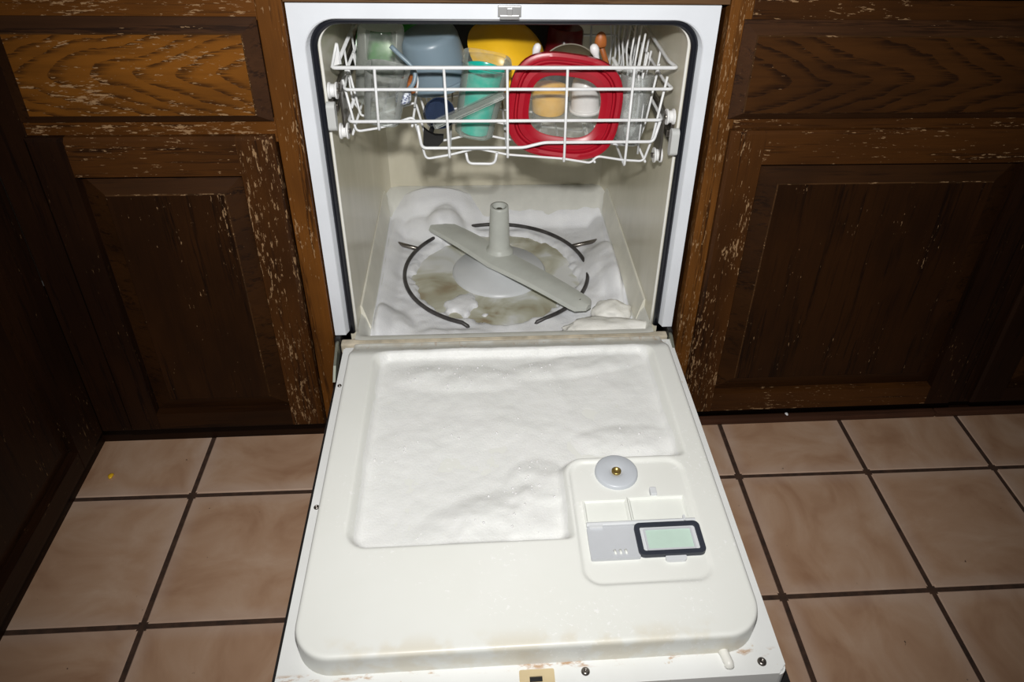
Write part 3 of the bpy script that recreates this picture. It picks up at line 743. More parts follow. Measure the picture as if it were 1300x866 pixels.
# resample evenly
pl = [Vector((a, b)) for a, b in base_o]; pl.append(pl[0]); d = [0]
for a, b in zip(pl, pl[1:]): d.append(d[-1] + (b - a).length)
NPER = 560; res = []; k = 0
for i in range(NPER):
    s = d[-1] * i / NPER
    while d[k + 1] < s: k += 1
    t = (s - d[k]) / max(1e-9, d[k + 1] - d[k]); res.append(pl[k].lerp(pl[k + 1], t))
C0 = Vector(((LX0 + LX1) / 2, (LY0 + LY1) / 2))
nrm = []
for i in range(NPER):
    tg = (res[(i + 1) % NPER] - res[i - 1]).normalized(); nrm.append(Vector((-tg.y, tg.x)))
loops = []
for (off, dz, absz) in ((0.0015, None, 0.2795), (0.0, -0.0085, None), (0.0, -0.0052, None), (0.0008, -0.0022, None), (0.0025, -0.0006, None), (0.005, 0.0, None)):
    sign = 1
    lp = []
    for p, n in zip(res, nrm):
        inw = n if (C0 - p).dot(n) > 0 else -n
        q = p + inw * (off if absz is None else 0.0)
        z = absz if absz is not None else float(liner_h(np.array(min(max(q.x, LX0), LX1)), np.array(min(q.y, LY1)))) + dz
        lp.append((q.x, q.y, z))
    loops.append(lp)
inner = [Vector(p[:2]) for p in loops[-1]]
NR = 128
allv = [v for lp in loops for v in lp]
ts = np.linspace(0, 1, NR + 1)[1:-1]
px = np.array([[p.x + (C0.x - p.x) * t for p in inner] for t in ts]); py = np.array([[p.y + (C0.y - p.y) * t for p in inner] for t in ts])
pz = liner_h(px, py)
for j in range(len(ts)): allv += list(zip(px[j].tolist(), py[j].tolist(), pz[j].tolist()))
nl = len(loops) + len(ts)
F = [(j * NPER + i, j * NPER + (i + 1) % NPER, (j + 1) * NPER + (i + 1) % NPER, (j + 1) * NPER + i) for j in range(nl - 1) for i in range(NPER)]
allv.append((C0.x, C0.y, float(liner_h(np.array(C0.x), np.array(C0.y))))); ci = len(allv) - 1
F += [((nl - 1) * NPER + i, (nl - 1) * NPER + (i + 1) % NPER, ci) for i in range(NPER)]
ln = part('door_liner', (allv, F), 'liner', dw, door, smooth=True, label='cream moulded plastic inner liner'); smooth_angle(ln, 50)
# screws, pegs, latch plate
def screw(x, y, z, r=0.0052): return lathe([(r, z), (r * 0.95, z + 0.0012), (r * 0.6, z + 0.0024), (r * 0.35, z + 0.0026), (r * 0.3, z + 0.001), (0, z + 0.001)], TR((x, y, 0)), 18)
for x, y, r in ((0.066, -0.607, 0.0052), (0.273, -0.608, 0.0055), (-0.276, -0.356, 0.004), (-0.278, -0.108, 0.0035), (-0.190, -0.610, 0.0052)):
    part('screw', screw(x, y, DZ - 0.0002, r), 'steel', dw, door, True)
pg = tube([(0.2305, -0.5965, DZ + 0.002), (0.2335, -0.6100, DZ + 0.002)], 0.006, 12, radii=None)
part('guide_peg', merge([tube(fillet([(0.2300, -0.5935, DZ + 0.001), (0.2305, -0.5955, DZ + 0.003), (0.2330, -0.6095, DZ + 0.003), (0.2333, -0.6110, DZ)], 0.003), 0.0058, 12)]), 'lip', dw, door, True)
lp_o = rrect(-0.0100, 0.0300, -0.6215, -0.6020, 0.002, 3); lp_i = rrect(0.0015, 0.0160, -0.6165, -0.6100, 0.0005, 3)
part('latch_plate', ring_prism(lp_o, lp_i, DZ - 0.0005, DZ + 0.0022), 'tan', dw, door, label='yellowed latch plate with slot')
part('latch_slot', prism(lp_i, DZ + 0.0001, DZ + 0.0006), 'black', dw, door)
# rinse-aid cap
PZ = LZ - 0.0034
part('rinse_cap', lathe([(0.0305, PZ), (0.0300, PZ + 0.004), (0.0275, PZ + 0.0060), (0.0120, PZ + 0.0046), (0.0085, PZ + 0.0040), (0.0075, PZ + 0.0030), (0, PZ + 0.0028)], TR((0.1415, -0.3445, 0)), 44), 'cap', dw, door, True, label='round grey rinse aid cap')
part('cap_bolt', lathe([(0.0068, PZ + 0.003), (0.0068, PZ + 0.0056), (0.0045, PZ + 0.0062), (0.0040, PZ + 0.0035), (0, PZ + 0.0035)], TR((0.1415, -0.3445, 0)), 20), 'brass', dw, door, True)
# detergent cups: open-topped boxes with raised rims
def cup(x0, x1, y0, y1, z0, z1, t=0.0018):
    V = [(x0, y0, z1), (x1, y0, z1), (x1, y1, z1), (x0, y1, z1), (x0 + t, y0 + t, z1), (x1 - t, y0 + t, z1), (x1 - t, y1 - t, z1), (x0 + t, y1 - t, z1),
         (x0 + 2.2 * t, y0 + 2.2 * t, z0 + 0.001), (x1 - 2.2 * t, y0 + 2.2 * t, z0 + 0.001), (x1 - 2.2 * t, y1 - 2.2 * t, z0 + 0.001), (x0 + 2.2 * t, y1 - 2.2 * t, z0 + 0.001),
         (x0, y0, z0 - 0.001), (x1, y0, z0 - 0.001), (x1, y1, z0 - 0.001), (x0, y1, z0 - 0.001)]
    F = []
    for a, b in ((0, 4), (4, 8), (12, 0)):
        for q in range(4): F.append((a + q, a + (q + 1) % 4, b + (q + 1) % 4, b + q))
    F.append((8, 9, 10, 11)); return V, F
part('detergent_cup', cup(0.0870, 0.1475, -0.4290, -0.3920, PZ, PZ + 0.0035), 'cup', dw, door)
part('detergent_cup', cup(0.1485, 0.2270, -0.4290, -0.3900, PZ, PZ + 0.0042), 'cup', dw, door)
part('cup_catch', box(0.1815, 0.1905, -0.3905, -0.3775, PZ - 0.001, PZ + 0.008, 0.0015), 'lidpale', dw, door)
part('lid_hinge', merge([tube([(0.0875, -0.4335, PZ + 0.0045), (0.2320, -0.4335, PZ + 0.0045)], 0.0032, 10), box(0.090, 0.108, -0.441, -0.431, PZ, PZ + 0.007, 0.001), box(0.216, 0.219, -0.436, -0.4275, PZ, PZ + 0.009, 0.0005)]), 'lidpale', dw, door)
part('dispenser_lid', prism(rrect(0.0870, 0.1500, -0.4860, -0.4375, 0.002, 3), PZ + 0.0006, PZ + 0.0050), 'lidgrey', dw, door, label='flat grey detergent lid swung open')
for x in (0.1180, 0.1250, 0.1320):
    part('lid_rib', tube([(x, -0.4740, PZ + 0.0050), (x + 0.001, -0.4805, PZ + 0.0050)], 0.0017, 8), 'cup', dw, door, True)
sx0, sx1, sy0, sy1 = 0.1480, 0.2345, -0.4860, -0.4370
sl_o = rrect(sx0, sx1, sy0, sy1, 0.008); sl_i = rrect(sx0 + 0.0068, sx1 - 0.0068, sy0 + 0.0062, sy1 - 0.0062, 0.003)
part('lid_plate', merge([prism(rrect(sx0 + 0.001, sx1 - 0.001, sy0 + 0.001, sy1 - 0.001, 0.007), PZ + 0.0004, PZ + 0.0062), prism(rrect(0.181, 0.208, -0.4925, -0.484, 0.004), PZ + 0.0004, PZ + 0.0050)]), 'lidpale', dw, door)
part('lid_seal', ring_prism(sl_o, sl_i, PZ + 0.0030, PZ + 0.0088), 'seal', dw, door, label='black rubber seal round the lid')
wi = rrect(0.1620, 0.2205, -0.4765, -0.4480, 0.001, 2); wo = rrect(0.1595, 0.2230, -0.4790, -0.4455, 0.002, 2)
part('window_rim', ring_prism(wo, wi, PZ + 0.0055, PZ + 0.0078), 'lidgrey', dw, door)
part('lid_window', prism(wi, PZ + 0.0058, PZ + 0.0068), 'green_win', dw, door, label='pale green window of the lid')

# ================================================================== SUDS AND WATER
def foam_obj(name, X, Y, Z, mat, label, loc, cat='foam'):
    V, F = grid_geo(X, Y, Z)
    o = mesh_obj(name, V, F, M[mat], loc=loc, smooth=True); tag(o, label, cat, kind='stuff'); return o
# in the tub
nx, ny = 110, 116
X, Y = np.meshgrid(np.linspace(-0.2500, 0.2545, nx), np.linspace(0.018, 0.560, ny))
n1 = fbm(X, Y, 9, 3, 1.7); n2 = fbm(X, Y, 26, 3, 4.2); n3 = fbm(X, Y, 70, 2, 8.8)
rr = np.hypot(X - HC[0], (Y - 0.315))
h = 0.0150 + 0.0050 * n1 + 0.0022 * n2 + 0.0009 * n3
lay = 0.207 + h
fl0 = floor_h(X, Y)
edge = sstep(0.0, 0.03, fl0 - 0.207)
lay = np.where(fl0 > 0.207, np.maximum(lay, fl0 + 0.004 + 0.0045 * n1 + 0.0015 * n2 - 0.012 * sstep(0.03, 0.07, fl0 - 0.207)), lay)
# clear pool: open water left of the hub, and right of it
pr_ = np.hypot(X - HC[0], Y - HC[1])
pool = sstep(0.184, 0.158, pr_ + 0.010 * n2) * (1 - 0.85 * sstep(0.05, 0.45, n1 + 0.5 * n2) * sstep(0.30, 0.20, Y))
lay = lay - pool * 0.024
def lump(cx, cy, rx, ry, hh, rz=0): 
    c, s = math.cos(rz), math.sin(rz); u = ((X - cx) * c + (Y - cy) * s) / rx; v = (-(X - cx) * s + (Y - cy) * c) / ry
    q = np.clip(1 - u * u - v * v, 0, 1); return hh * q * q * (3 - 2 * q)
lay += lump(-0.140, 0.515, 0.110, 0.085, 0.036) + lump(-0.118, 0.472, 0.050, 0.045, 0.026) + lump(0.238, 0.290, 0.060, 0.120, 0.034, 0.2) + lump(0.215, 0.200, 0.05, 0.07, 0.010)
lay += lump(-0.225, 0.110, 0.06, 0.07, 0.022) + lump(0.10, 0.06, 0.11, 0.03, 0.006) + lump(-0.10, 0.08, 0.10, 0.035, 0.008)
bx = np.clip(np.minimum(np.minimum(X + 0.2500, 0.2545 - X), np.minimum(Y - 0.018, 0.56 - Y)) / 0.01, 0, 1)
lay = lay * bx + (fl0 - 0.003) * (1 - bx)
foam_obj('soap_suds', X, Y, lay, 'foam', 'white soap suds spread over the tub floor around the heater ring', (0.0, 0.30, 0.205), 'suds')
# cream dollop beside the arm tip
def blob(c, rx, ry, rz, seed, amp=0.16, sub=4):
    bm = bmesh.new(); bmesh.ops.create_icosphere(bm, subdivisions=sub, radius=1)
    for v in bm.verts:
        k = 1 + amp * mnoise.fractal(v.co * 1.6 + Vector((seed, 0, seed)), 0.9, 2.0, 3)
        v.co = Vector((c[0] + v.co.x * rx * k, c[1] + v.co.y * ry * k, c[2] + max(v.co.z, -0.45) * rz * k))
    bm.verts.index_update(); r = ([v.co[:] for v in bm.verts], [[v.index for v in f.verts] for f in bm.faces]); bm.free(); return r
o = mesh_obj('foam_dollop', *blob((0.213, 0.118, 0.246), 0.040, 0.030, 0.025, 2.2), M['foam_cream'], loc=(0.213, 0.118, 0.238), smooth=True)
tag(o, 'rounded cream dollop of foam beside the tip of the spray arm', 'foam')
o = mesh_obj('foam_dollop', *blob((0.185, 0.038, 0.266), 0.080, 0.034, 0.020, 5.1, 0.25), M['foam_cream'], loc=(0.175, 0.04, 0.258), smooth=True)
tag(o, 'flat cream ridge of foam lying along the tub front lip', 'foam')
# water
pw = [(HC[0] + 0.205 * math.cos(a), 0.318 + 0.20 * math.sin(a)) for a in [2 * math.pi * k / 64 for k in range(64)]]
o = mesh_obj('wash_water', *prism(pw, 0.2085, 0.2125), M['water'], loc=(0, 0.318, 0.2085)); tag(o, 'shallow murky olive water standing inside the heater ring', 'water', kind='stuff')
# on the door
nx, ny = 128, 116
X, Y = np.meshgrid(np.linspace(-0.228, 0.252, nx), np.linspace(-0.456, -0.030, ny))
n1 = fbm(X, Y, 8, 3, 11.3); n2 = fbm(X, Y, 24, 3, 14.1); n3 = fbm(X, Y, 80, 2, 18.8)
base = liner_h(X, Y)
cov = 0.0012 + 0.0026 * n1 + 0.0010 * n2 + 0.0005 * n3
band = lump(-0.02, -0.405, 0.14, 0.055, 0.013, 0.22) + lump(0.03, -0.345, 0.055, 0.05, 0.010) + lump(-0.09, -0.118, 0.13, 0.035, 0.008, -0.08) + lump(0.12, -0.095, 0.14, 0.03, 0.009, 0.15) + lump(0.17, -0.27, 0.09, 0.035, 0.008)
cov += 0.60 * band * (1 + 0.35 * n2)
sb = sd_rrect(X, Y, -0.222, 0.247, -0.4505, -0.045, 0.028); sdsp = sd_rrect(X, Y, 0.070, 0.300, -0.60, -0.3160, 0.026)
ins = np.minimum(-sb, sdsp)
cov = cov * sstep(-0.004, 0.016, ins) - 0.0035 * sstep(0.012, -0.006, ins)
Zf = base + cov
ds = foam_obj('soap_suds', X, Y, Zf, 'foam_door', 'thin wet layer of soap suds in the shallow basin of the lowered door', (0.0, -0.25, 0.296), 'suds')
# single larger bubbles on the door suds, one mesh of many tiny domes (part of the stuff)
random.seed(9); bm = bmesh.new()
for k in range(520):
    i, j = random.randrange(6, ny - 6), random.randrange(6, nx - 6)
    if random.random() < 0.5: i = random.randrange(25, ny - 14); j = random.randrange(14, 80)
    if cov[i, j] < 0.002: continue
    r = random.choice((0.0008, 0.001, 0.0012, 0.0015, 0.002))
    mt = Matrix.Translation((X[i, j], Y[i, j] + 0.25, Zf[i, j] - 0.296 + r * 0.25)) @ Matrix.Diagonal((r, r, r * 0.8, 1))
    bmesh.ops.create_icosphere(bm, subdivisions=1, radius=1, matrix=mt)
me = bpy.data.meshes.new('bubble'); bm.to_mesh(me); bm.free(); me.polygons.foreach_set('use_smooth', [True] * len(me.polygons)); me.materials.append(M['bubble'])
bo = bpy.data.objects.new('bubble', me); COL.objects.link(bo); bo.parent = ds; bo['kind'] = 'stuff'

# ================================================================== DISH RACK
rk = thing('dish_rack', (0.0, 0.28, 0.60), 'white vinyl coated wire upper dish rack hanging inside the tub', 'dish rack')
def wire(pts, r=0.0021, fr=0.010, name='wire', parent=None, closed=False):
    return part(name, tube(fillet(pts, fr, closed=closed) if fr else pts, r, 7, closed), 'wire', rk, parent, True)
YF, YBK = 0.052, 0.500
Z1, Z2, Z3 = 0.7600, 0.7265, 0.6755
rim = [(-0.2560, YF, Z1), (0.2580, YF, Z1)]
wire([(-0.250, 0.075, Z1), (-0.2565, YF, Z1), (0.2630, YF, Z1), (0.2560, 0.080, Z1), (0.2560, YBK, Z1), (-0.250, YBK, Z1), (-0.250, 0.075, Z1)], 0.0030, 0.008, 'top_rim')
wire([(-0.2400, 0.085, Z2 + 0.010), (-0.2420, YF, Z2), (0.2600, YF, Z2), (0.2540, 0.09, Z2), (0.2540, YBK, Z2), (-0.247, YBK, Z2), (-0.247, 0.11, Z2 + 0.004)], 0.0026, 0.008)
wire([(-0.2400, 0.090, Z3 + 0.004), (-0.2400, YF, Z3), (0.2490, YF, Z3), (0.2500, 0.10, Z3), (0.2500, YBK, Z3), (-0.245, YBK, Z3), (-0.243, 0.11, Z3)], 0.0026, 0.008)
wire([(-0.136, YF + 0.002, 0.668), (-0.131, YF + 0.001, 0.6300), (0.030, YF, 0.6300), (0.062, YF, 0.6385), (0.2390, YF, 0.6385), (0.2470, YF + 0.004, 0.672)], 0.0026, 0.008)
# lengthwise wires: down the front, along the bottom, up the back
for x0, x1, zb in ((-0.1935, -0.1950, 0.6620), (-0.0915, -0.0880, 0.6140), (0.0030, 0.0045, 0.6130), (0.0940, 0.0955, 0.6050), (0.1960, 0.1950, 0.5975)):
    wire([(x0, YF - 0.003, Z1 - 0.001), (x1, YF - 0.003, zb), (x1, YBK, zb), (x0, YBK - 0.003, Z1)], 0.0021, 0.006)
for x, zb in ((-0.145, 0.665), (-0.238, 0.652), (0.148, 0.600), (0.232, 0.600)):
    wire([(x, 0.062, zb - 0.002), (x, YBK, zb - 0.002)], 0.0019, 0)
# cross wires with the stepped profile
prof = [(-0.2440, 0.738), (-0.2320, 0.654), (-0.1950, 0.660), (-0.1420, 0.678), (-0.1265, 0.606), (-0.0880, 0.613), (-0.0450, 0.624), (0.0045, 0.6125), (0.0955, 0.6045), (0.1420, 0.5960), (0.1510, 0.6085), (0.1950, 0.6010), (0.2290, 0.5985), (0.2400, 0.640), (0.2520, 0.742)]
for y in (0.064, 0.125, 0.190, 0.255, 0.320, 0.385, 0.450, 0.497):
    wire([(x, y, z) for x, z in prof], 0.0020, 0.008)
# side uprights
for y in (0.14, 0.23, 0.32, 0.41):
    wire([(0.2555, y, Z1), (0.2495, y, Z3), (0.2400, y, 0.640)], 0.0018, 0.006)
    wire([(-0.2490, y, Z1), (-0.2450, y, Z3), (-0.2330, y, 0.655)], 0.0018, 0.006)
# tines
for k, y in enumerate([0.085, 0.118, 0.152, 0.190, 0.230, 0.272, 0.316, 0.362, 0.410]):
    top_z = 0.792 if k > 1 else (0.790 if k else 0.770)
    wire([(0.2230, y, 0.602), (0.2235, y, 0.690), (0.2180, y + 0.002, 0.730), (0.2250, y + 0.010, top_z)], 0.0018, 0.008, 'tine')
for k, y in enumerate([0.12, 0.16, 0.20, 0.24, 0.28, 0.32, 0.36]):
    wire([(-0.0455, y, 0.622), (-0.0440, y, 0.662 if k else 0.706)], 0.0020, 0, 'tine')
    wire([(-0.1440, y, 0.672), (-0.1360, y + 0.003, 0.712), (-0.1400, y + 0.01, 0.735)], 0.0018, 0.006, 'tine')
wire([(-0.0620, 0.058, 0.619), (-0.0590, 0.056, 0.6010), (-0.0160, 0.056, 0.6000), (-0.0125, 0.058, 0.619)], 0.0022, 0.009, 'stop_loop')
# triangular end of the rim on the left
wire([(-0.2555, YF, Z1), (-0.2475, 0.070, 0.792), (-0.2440, 0.062, 0.762)], 0.0022, 0.004)
part('end_plate', ([(-0.2555, 0.054, 0.762), (-0.2475, 0.070, 0.7915), (-0.2440, 0.062, 0.762), (-0.2545, 0.057, 0.762), (-0.2465, 0.0725, 0.7905), (-0.2430, 0.0645, 0.762)], [(0, 1, 2), (3, 4, 5), (0, 1, 4, 3), (1, 2, 5, 4), (2, 0, 3, 5)]), 'wheelw', rk)
# wheels
def spool(x, y, z, sx, r=0.0125, wdt=0.013):
    m4 = Matrix.Translation((x, y, z)) @ Matrix.Rotation(R(90) * sx, 4, 'Y')
    return lathe([(0, -wdt / 2), (r, -wdt / 2), (r, -wdt / 2 + 0.0025), (r * 0.78, -wdt / 2 + 0.004), (r * 0.78, wdt / 2 - 0.004), (r, wdt / 2 - 0.0025), (r, wdt / 2), (r * 0.55, wdt / 2), (r * 0.5, wdt / 2 - 0.002), (0, wdt / 2 - 0.002)], m4, 26)
for sx, x, y, z in ((-1, -0.2545, 0.034, 0.7320), (-1, -0.2470, 0.046, 0.6630), (1, 0.2590, 0.045, 0.6840), (1, 0.2505, 0.062, 0.6105), (-1, -0.2545, 0.42, 0.7320), (1, 0.2590, 0.42, 0.6840)):
    wh = part('wheel', spool(x, y, z, sx), 'wheelw', rk, None, True); smooth_angle(wh, 40)
    part('hub', lathe([(0, 0), (0.0042, 0), (0.0042, 0.0105), (0, 0.0105)], Matrix.Translation((x, y, z)) @ Matrix.Rotation(-R(90) * sx, 4, 'Y'), 12), 'steel', rk, wh, True)
part('wheel_bracket', merge([box(-0.2475, -0.2445, 0.040, 0.090, 0.655, 0.742, 0.001)]), 'steel', rk)
part('wheel_bracket', merge([box(0.2510, 0.2535, 0.048, 0.095, 0.606, 0.690, 0.001)]), 'steel', rk)

# ================================================================== THE DISHES
def vessel(name, profile, m4, mat, label, cat, loc, seg=40, squash=None, group=None, smooth=35):
    o = mesh_obj(name, *lathe(profile, m4, seg, False, squash), M[mat], loc=loc, smooth=True); smooth_angle(o, smooth)
    return tag(o, label, cat, group)
def wall_profile(outer, t):
    """closed shell from an outer profile that starts on the axis (r=0) and ends at the rim"""
    inner = []
    for k in range(len(outer) - 1, -1, -1):
        r, z = outer[k]
        if k == len(outer) - 1: inner.append((r - t, z))
        elif r < 1e-6: inner.append((0, z + t if outer[-1][1] > z else z - t))
        else: inner.append((max(r - t, 0.0005), z + (t * 0.7 if outer[-1][1] > outer[0][1] else -t * 0.7)))
    return outer + inner
# tall clear cup upside down at the left
vessel('drinking_cup', wall_profile([(0, 0.122), (0.034, 0.122), (0.0365, 0.118), (0.0400, 0.060), (0.0420, 0.010), (0.0445, 0.0)], 0.0016), TR((-0.2030, 0.178, 0.6680), 3, 5), 'clear',
       'tall clear plastic cup upside down in the rack end with the triangular tip', 'cup', (-0.201, 0.155, 0.671))
vessel('tumbler', wall_profile([(0, 0.0), (0.026, 0.0), (0.0285, 0.003), (0.0300, 0.03), (0.0335, 0.082), (0.0345, 0.084)], 0.0016), TR((-0.1930, 0.0885, 0.6640), 2, 10), 'clear_b',
       'short clear plastic tumbler standing in front of the tall clear cup', 'tumbler', (-0.193, 0.093, 0.664), squash=3.2)
vessel('saucer', wall_profile([(0, 0.0), (0.048, 0.0), (0.055, 0.004), (0.058, 0.012)], 0.002), TR((-0.1900, 0.265, 0.7300), 70, 20), 'green', 'green plastic saucer standing behind the tall clear cup', 'saucer', (-0.19, 0.265, 0.68))
vessel('bottle_cap', wall_profile([(0, 0.022), (0.010, 0.022), (0.012, 0.019), (0.013, 0)], 0.0015), TR((-0.1520, 0.128, 0.700), 25, 10), 'orange', 'small orange brown cap behind the speckled scrubber', 'cap', (-0.152, 0.128, 0.70), 24)
# bent straw and speckled scrubber
sp = [(-0.1720, 0.098, 0.778), (-0.1600, 0.098, 0.765), (-0.1430, 0.094, 0.750), (-0.1360, 0.088, 0.738), (-0.1400, 0.082, 0.724), (-0.1500, 0.080, 0.714)]
o = mesh_obj('bent_straw', *tube(fillet(sp, 0.012, 6), 0.0036, 12), M['frost'], loc=(-0.15, 0.08, 0.71), smooth=True); tag(o, 'bent translucent drinking straw curving past the frosted tub', 'straw')
o = mesh_obj('scrubber', *blob((-0.1570, 0.078, 0.7040), 0.0125, 0.0110, 0.0160, 3.3, 0.25, 3), M['speck'], loc=(-0.157, 0.078, 0.692), smooth=True); tag(o, 'speckled blue and white scrubber at the end of the bent straw', 'scrubber')
# frosted tub upside down
ft = thing('storage_tub', (-0.1040, 0.190, 0.688), 'frosted blue grey plastic tub turned upside down, tilted', 'tub')
m4 = TR((-0.1040, 0.190, 0.6900), 8, -11)
o = part('body', lathe(wall_profile([(0, 0.088), (0.040, 0.088), (0.0455, 0.084), (0.0475, 0.078), (0.0545, 0.014)], 0.0016), m4, 44), 'frost', ft, smooth=True); smooth_angle(o, 40)
o = part('rim', lathe([(0.0530, 0.014), (0.0580, 0.014), (0.0600, 0.012), (0.0600, 0.004), (0.0575, 0.003), (0.0570, 0.010), (0.0530, 0.011)], m4, 44, True), 'frost', ft, smooth=True); smooth_angle(o, 40)
# yellow bowl
vessel('bowl', wall_profile([(0, 0.052), (0.030, 0.052), (0.048, 0.046), (0.064, 0.028), (0.074, 0.006), (0.080, 0.0)], 0.0022), TR((0.0120, 0.268, 0.7020), 24, 34, 0), 'yellow',
       'bright yellow plastic bowl tipped upside down behind the frosted tub', 'bowl', (0.012, 0.268, 0.69), 56)
# clear box with teal cup
m4 = TR((-0.0480, 0.1280, 0.6330), 2, 11, 0)
vessel('clear_container', wall_profile([(0, -0.010), (0.026, -0.010), (0.0320, -0.004), (0.0355, 0.060), (0.0375, 0.112), (0.0395, 0.114), (0.0395, 0.119)], 0.0014), m4, 'clear',
       'tall clear plastic container leaning in the rack around a teal cup', 'container', (-0.048, 0.128, 0.623), 56, 3.5)
vessel('teal_cup', wall_profile([(0, -0.007), (0.022, -0.007), (0.0270, -0.003), (0.0300, 0.045), (0.0335, 0.098), (0.0345, 0.101)], 0.0016), m4, 'teal',
       'teal plastic cup sitting inside the clear container', 'cup', (-0.048, 0.128, 0.626))
cl_ = thing('container_lid', (-0.058, 0.070, 0.66), 'clear plastic lid lying slantwise between the front wires and the teal cup', 'lid')
m4 = TR((-0.0560, 0.0700, 0.6880), 0, -25, 0)
pv, pf = prism(rrect(-0.060, 0.060, -0.0135, 0.0125, 0.006), -0.001, 0.0008); part('plate', ([tuple(m4 @ Vector(v)) for v in pv], pf), 'clear', cl_)
pv, pf = ring_prism(rrect(-0.0615, 0.0615, -0.0150, 0.0140, 0.007), rrect(-0.0590, 0.0590, -0.0125, 0.0115, 0.005), -0.003, 0.003); part('rim', ([tuple(m4 @ Vector(v)) for v in pv], pf), 'clear_b', cl_)
vessel('blue_lid', wall_profile([(0, 0.0), (0.022, 0.0), (0.024, 0.004), (0.025, 0.018)], 0.0016), TR((-0.1080, 0.105, 0.6650), 62, 0, 24), 'blue', 'small dark blue plastic cap behind the black spatula head', 'cap', (-0.108, 0.105, 0.645), 32)
sh = [(-0.1280, 0.6560), (-0.1220, 0.6500), (-0.1110, 0.6440), (-0.0970, 0.6430), (-0.0980, 0.6340), (-0.1060, 0.6250), (-0.1150, 0.6190), (-0.1255, 0.6190), (-0.1300, 0.6260), (-0.1295, 0.6400)]
ss = thing('spatula', (-0.115, 0.082, 0.616), 'black plastic spatula head lying at the low corner of the rack', 'spatula')
part('head', prism(sh, 0.070, 0.078, 'y'), 'black', ss)
part('handle', tube([(-0.1190, 0.075, 0.6400), (-0.1140, 0.150, 0.6380), (-0.1120, 0.210, 0.6400)], 0.004, 10), 'black', ss, smooth=True)
# red lid with clear window (stands on edge, facing the viewer)
def se(w, h, e, n=72, cx=0, cz=0, rot=0):
    out = []
    for k in range(n):
        a = 2 * math.pi * k / n; s = (abs(math.cos(a)) ** e + abs(math.sin(a)) ** e) ** (-1 / e)
        x, z = w * s * math.cos(a), h * s * math.sin(a); c, q = math.cos(rot), math.sin(rot)
        out.append((cx + x * c - z * q, cz + x * q + z * c))
    return out
rl = thing('red_lid', (0.0960, 0.086, 0.604), 'red square container lid with a clear middle, standing on edge', 'lid')
RM = Matrix.Translation((0.0960, 0.0800, 0.6860)) @ Euler((R(-7), R(7), R(-3))).to_matrix().to_4x4()
def loft(secs, m4, closed=False):
    n = len(secs[0][0]); V, F = [], []
    for o_, y in secs: V += [tuple(m4 @ Vector((a, y, b))) for a, b in o_]
    k = len(secs)
    for s in range(k if closed else k - 1):
        t = (s + 1) % k
        F += [(s * n + i, s * n + (i + 1) % n, t * n + (i + 1) % n, t * n + i) for i in range(n)]
    return V, F
E_ = 3.0
secs = [(se(.0895, .0830, E_), 0.012), (se(.0910, .0845, E_), 0.004), (se(.0900, .0835, E_), -0.004), (se(.0850, .0785, E_), -0.006), (se(.0800, .0735, E_), -0.005), (se(.0780, .0715, E_), 0.001), (se(.0755, .0690, E_), 0.001),
        (se(.0735, .0670, E_), -0.004), (se(.0660, .0595, E_), -0.0045), (se(.0590, .0520, E_), 0.000), (se(.0565, .0490, E_), 0.0005), (se(.0565, .0490, E_), 0.003), (se(.0760, .0690, E_), 0.0045), (se(.0870, .0800, E_), 0.003), (se(.0870, .0800, E_), 0.012)]
rr_ = part('rim', loft(secs, RM, True), 'red', rl, smooth=True); smooth_angle(rr_, 32)
wv, wf = loft([(se(.0585, .0510, E_), 0.0012), (se(.0585, .0510, E_), 0.0026)], RM)
n = 72; wf = wf + [tuple(range(n)), tuple(range(n, 2 * n))]
part('window', (wv, wf), 'clear_win', rl, label='clear plastic middle of the lid')
# cups seen through the lid
tc_ = thing('tan_cup', (0.0800, 0.172, 0.6425), 'tan plastic cup with a banded rim behind the red lid', 'cup')
m4 = TR((0.0800, 0.172, 0.6425), 0, 1)
o = part('body', lathe(wall_profile([(0, 0), (0.0265, 0), (0.0285, 0.003), (0.0305, 0.030)], 0.0018), m4, 40), 'tancup', tc_, smooth=True); smooth_angle(o)
o = part('rim_band', lathe([(0.0300, 0.030), (0.0325, 0.030), (0.0328, 0.042), (0.0310, 0.044), (0.0285, 0.043), (0.0285, 0.030)], m4, 40, True), 'tancup', tc_, smooth=True); smooth_angle(o)
wc_ = thing('white_cup', (0.1430, 0.172, 0.643), 'white plastic cup upside down behind the clear middle of the red lid', 'cup')
m4 = TR((0.1430, 0.172, 0.6430), 0, -2)
o = part('body', lathe(wall_profile([(0, 0.058), (0.018, 0.058), (0.0215, 0.054), (0.0235, 0.045), (0.0250, 0.0)], 0.0018), m4, 36), 'whitep', wc_, smooth=True); smooth_angle(o)
o = part('rim_band', lathe([(0.0245, 0.0), (0.0275, 0.0), (0.0275, 0.006), (0.0245, 0.006)], m4, 36, True), 'whitep', wc_, smooth=True)
# clear shallow dish below
vessel('clear_dish', wall_profile([(0, 0.029), (0.046, 0.029), (0.050, 0.026), (0.054, 0.003), (0.056, 0.0)], 0.0014), TR((0.1050, 0.1720, 0.6130), 0, 0), 'clear_b', 'clear shallow dish upside down under the tan and white cups', 'dish', (0.105, 0.172, 0.612), 48, 3.2)
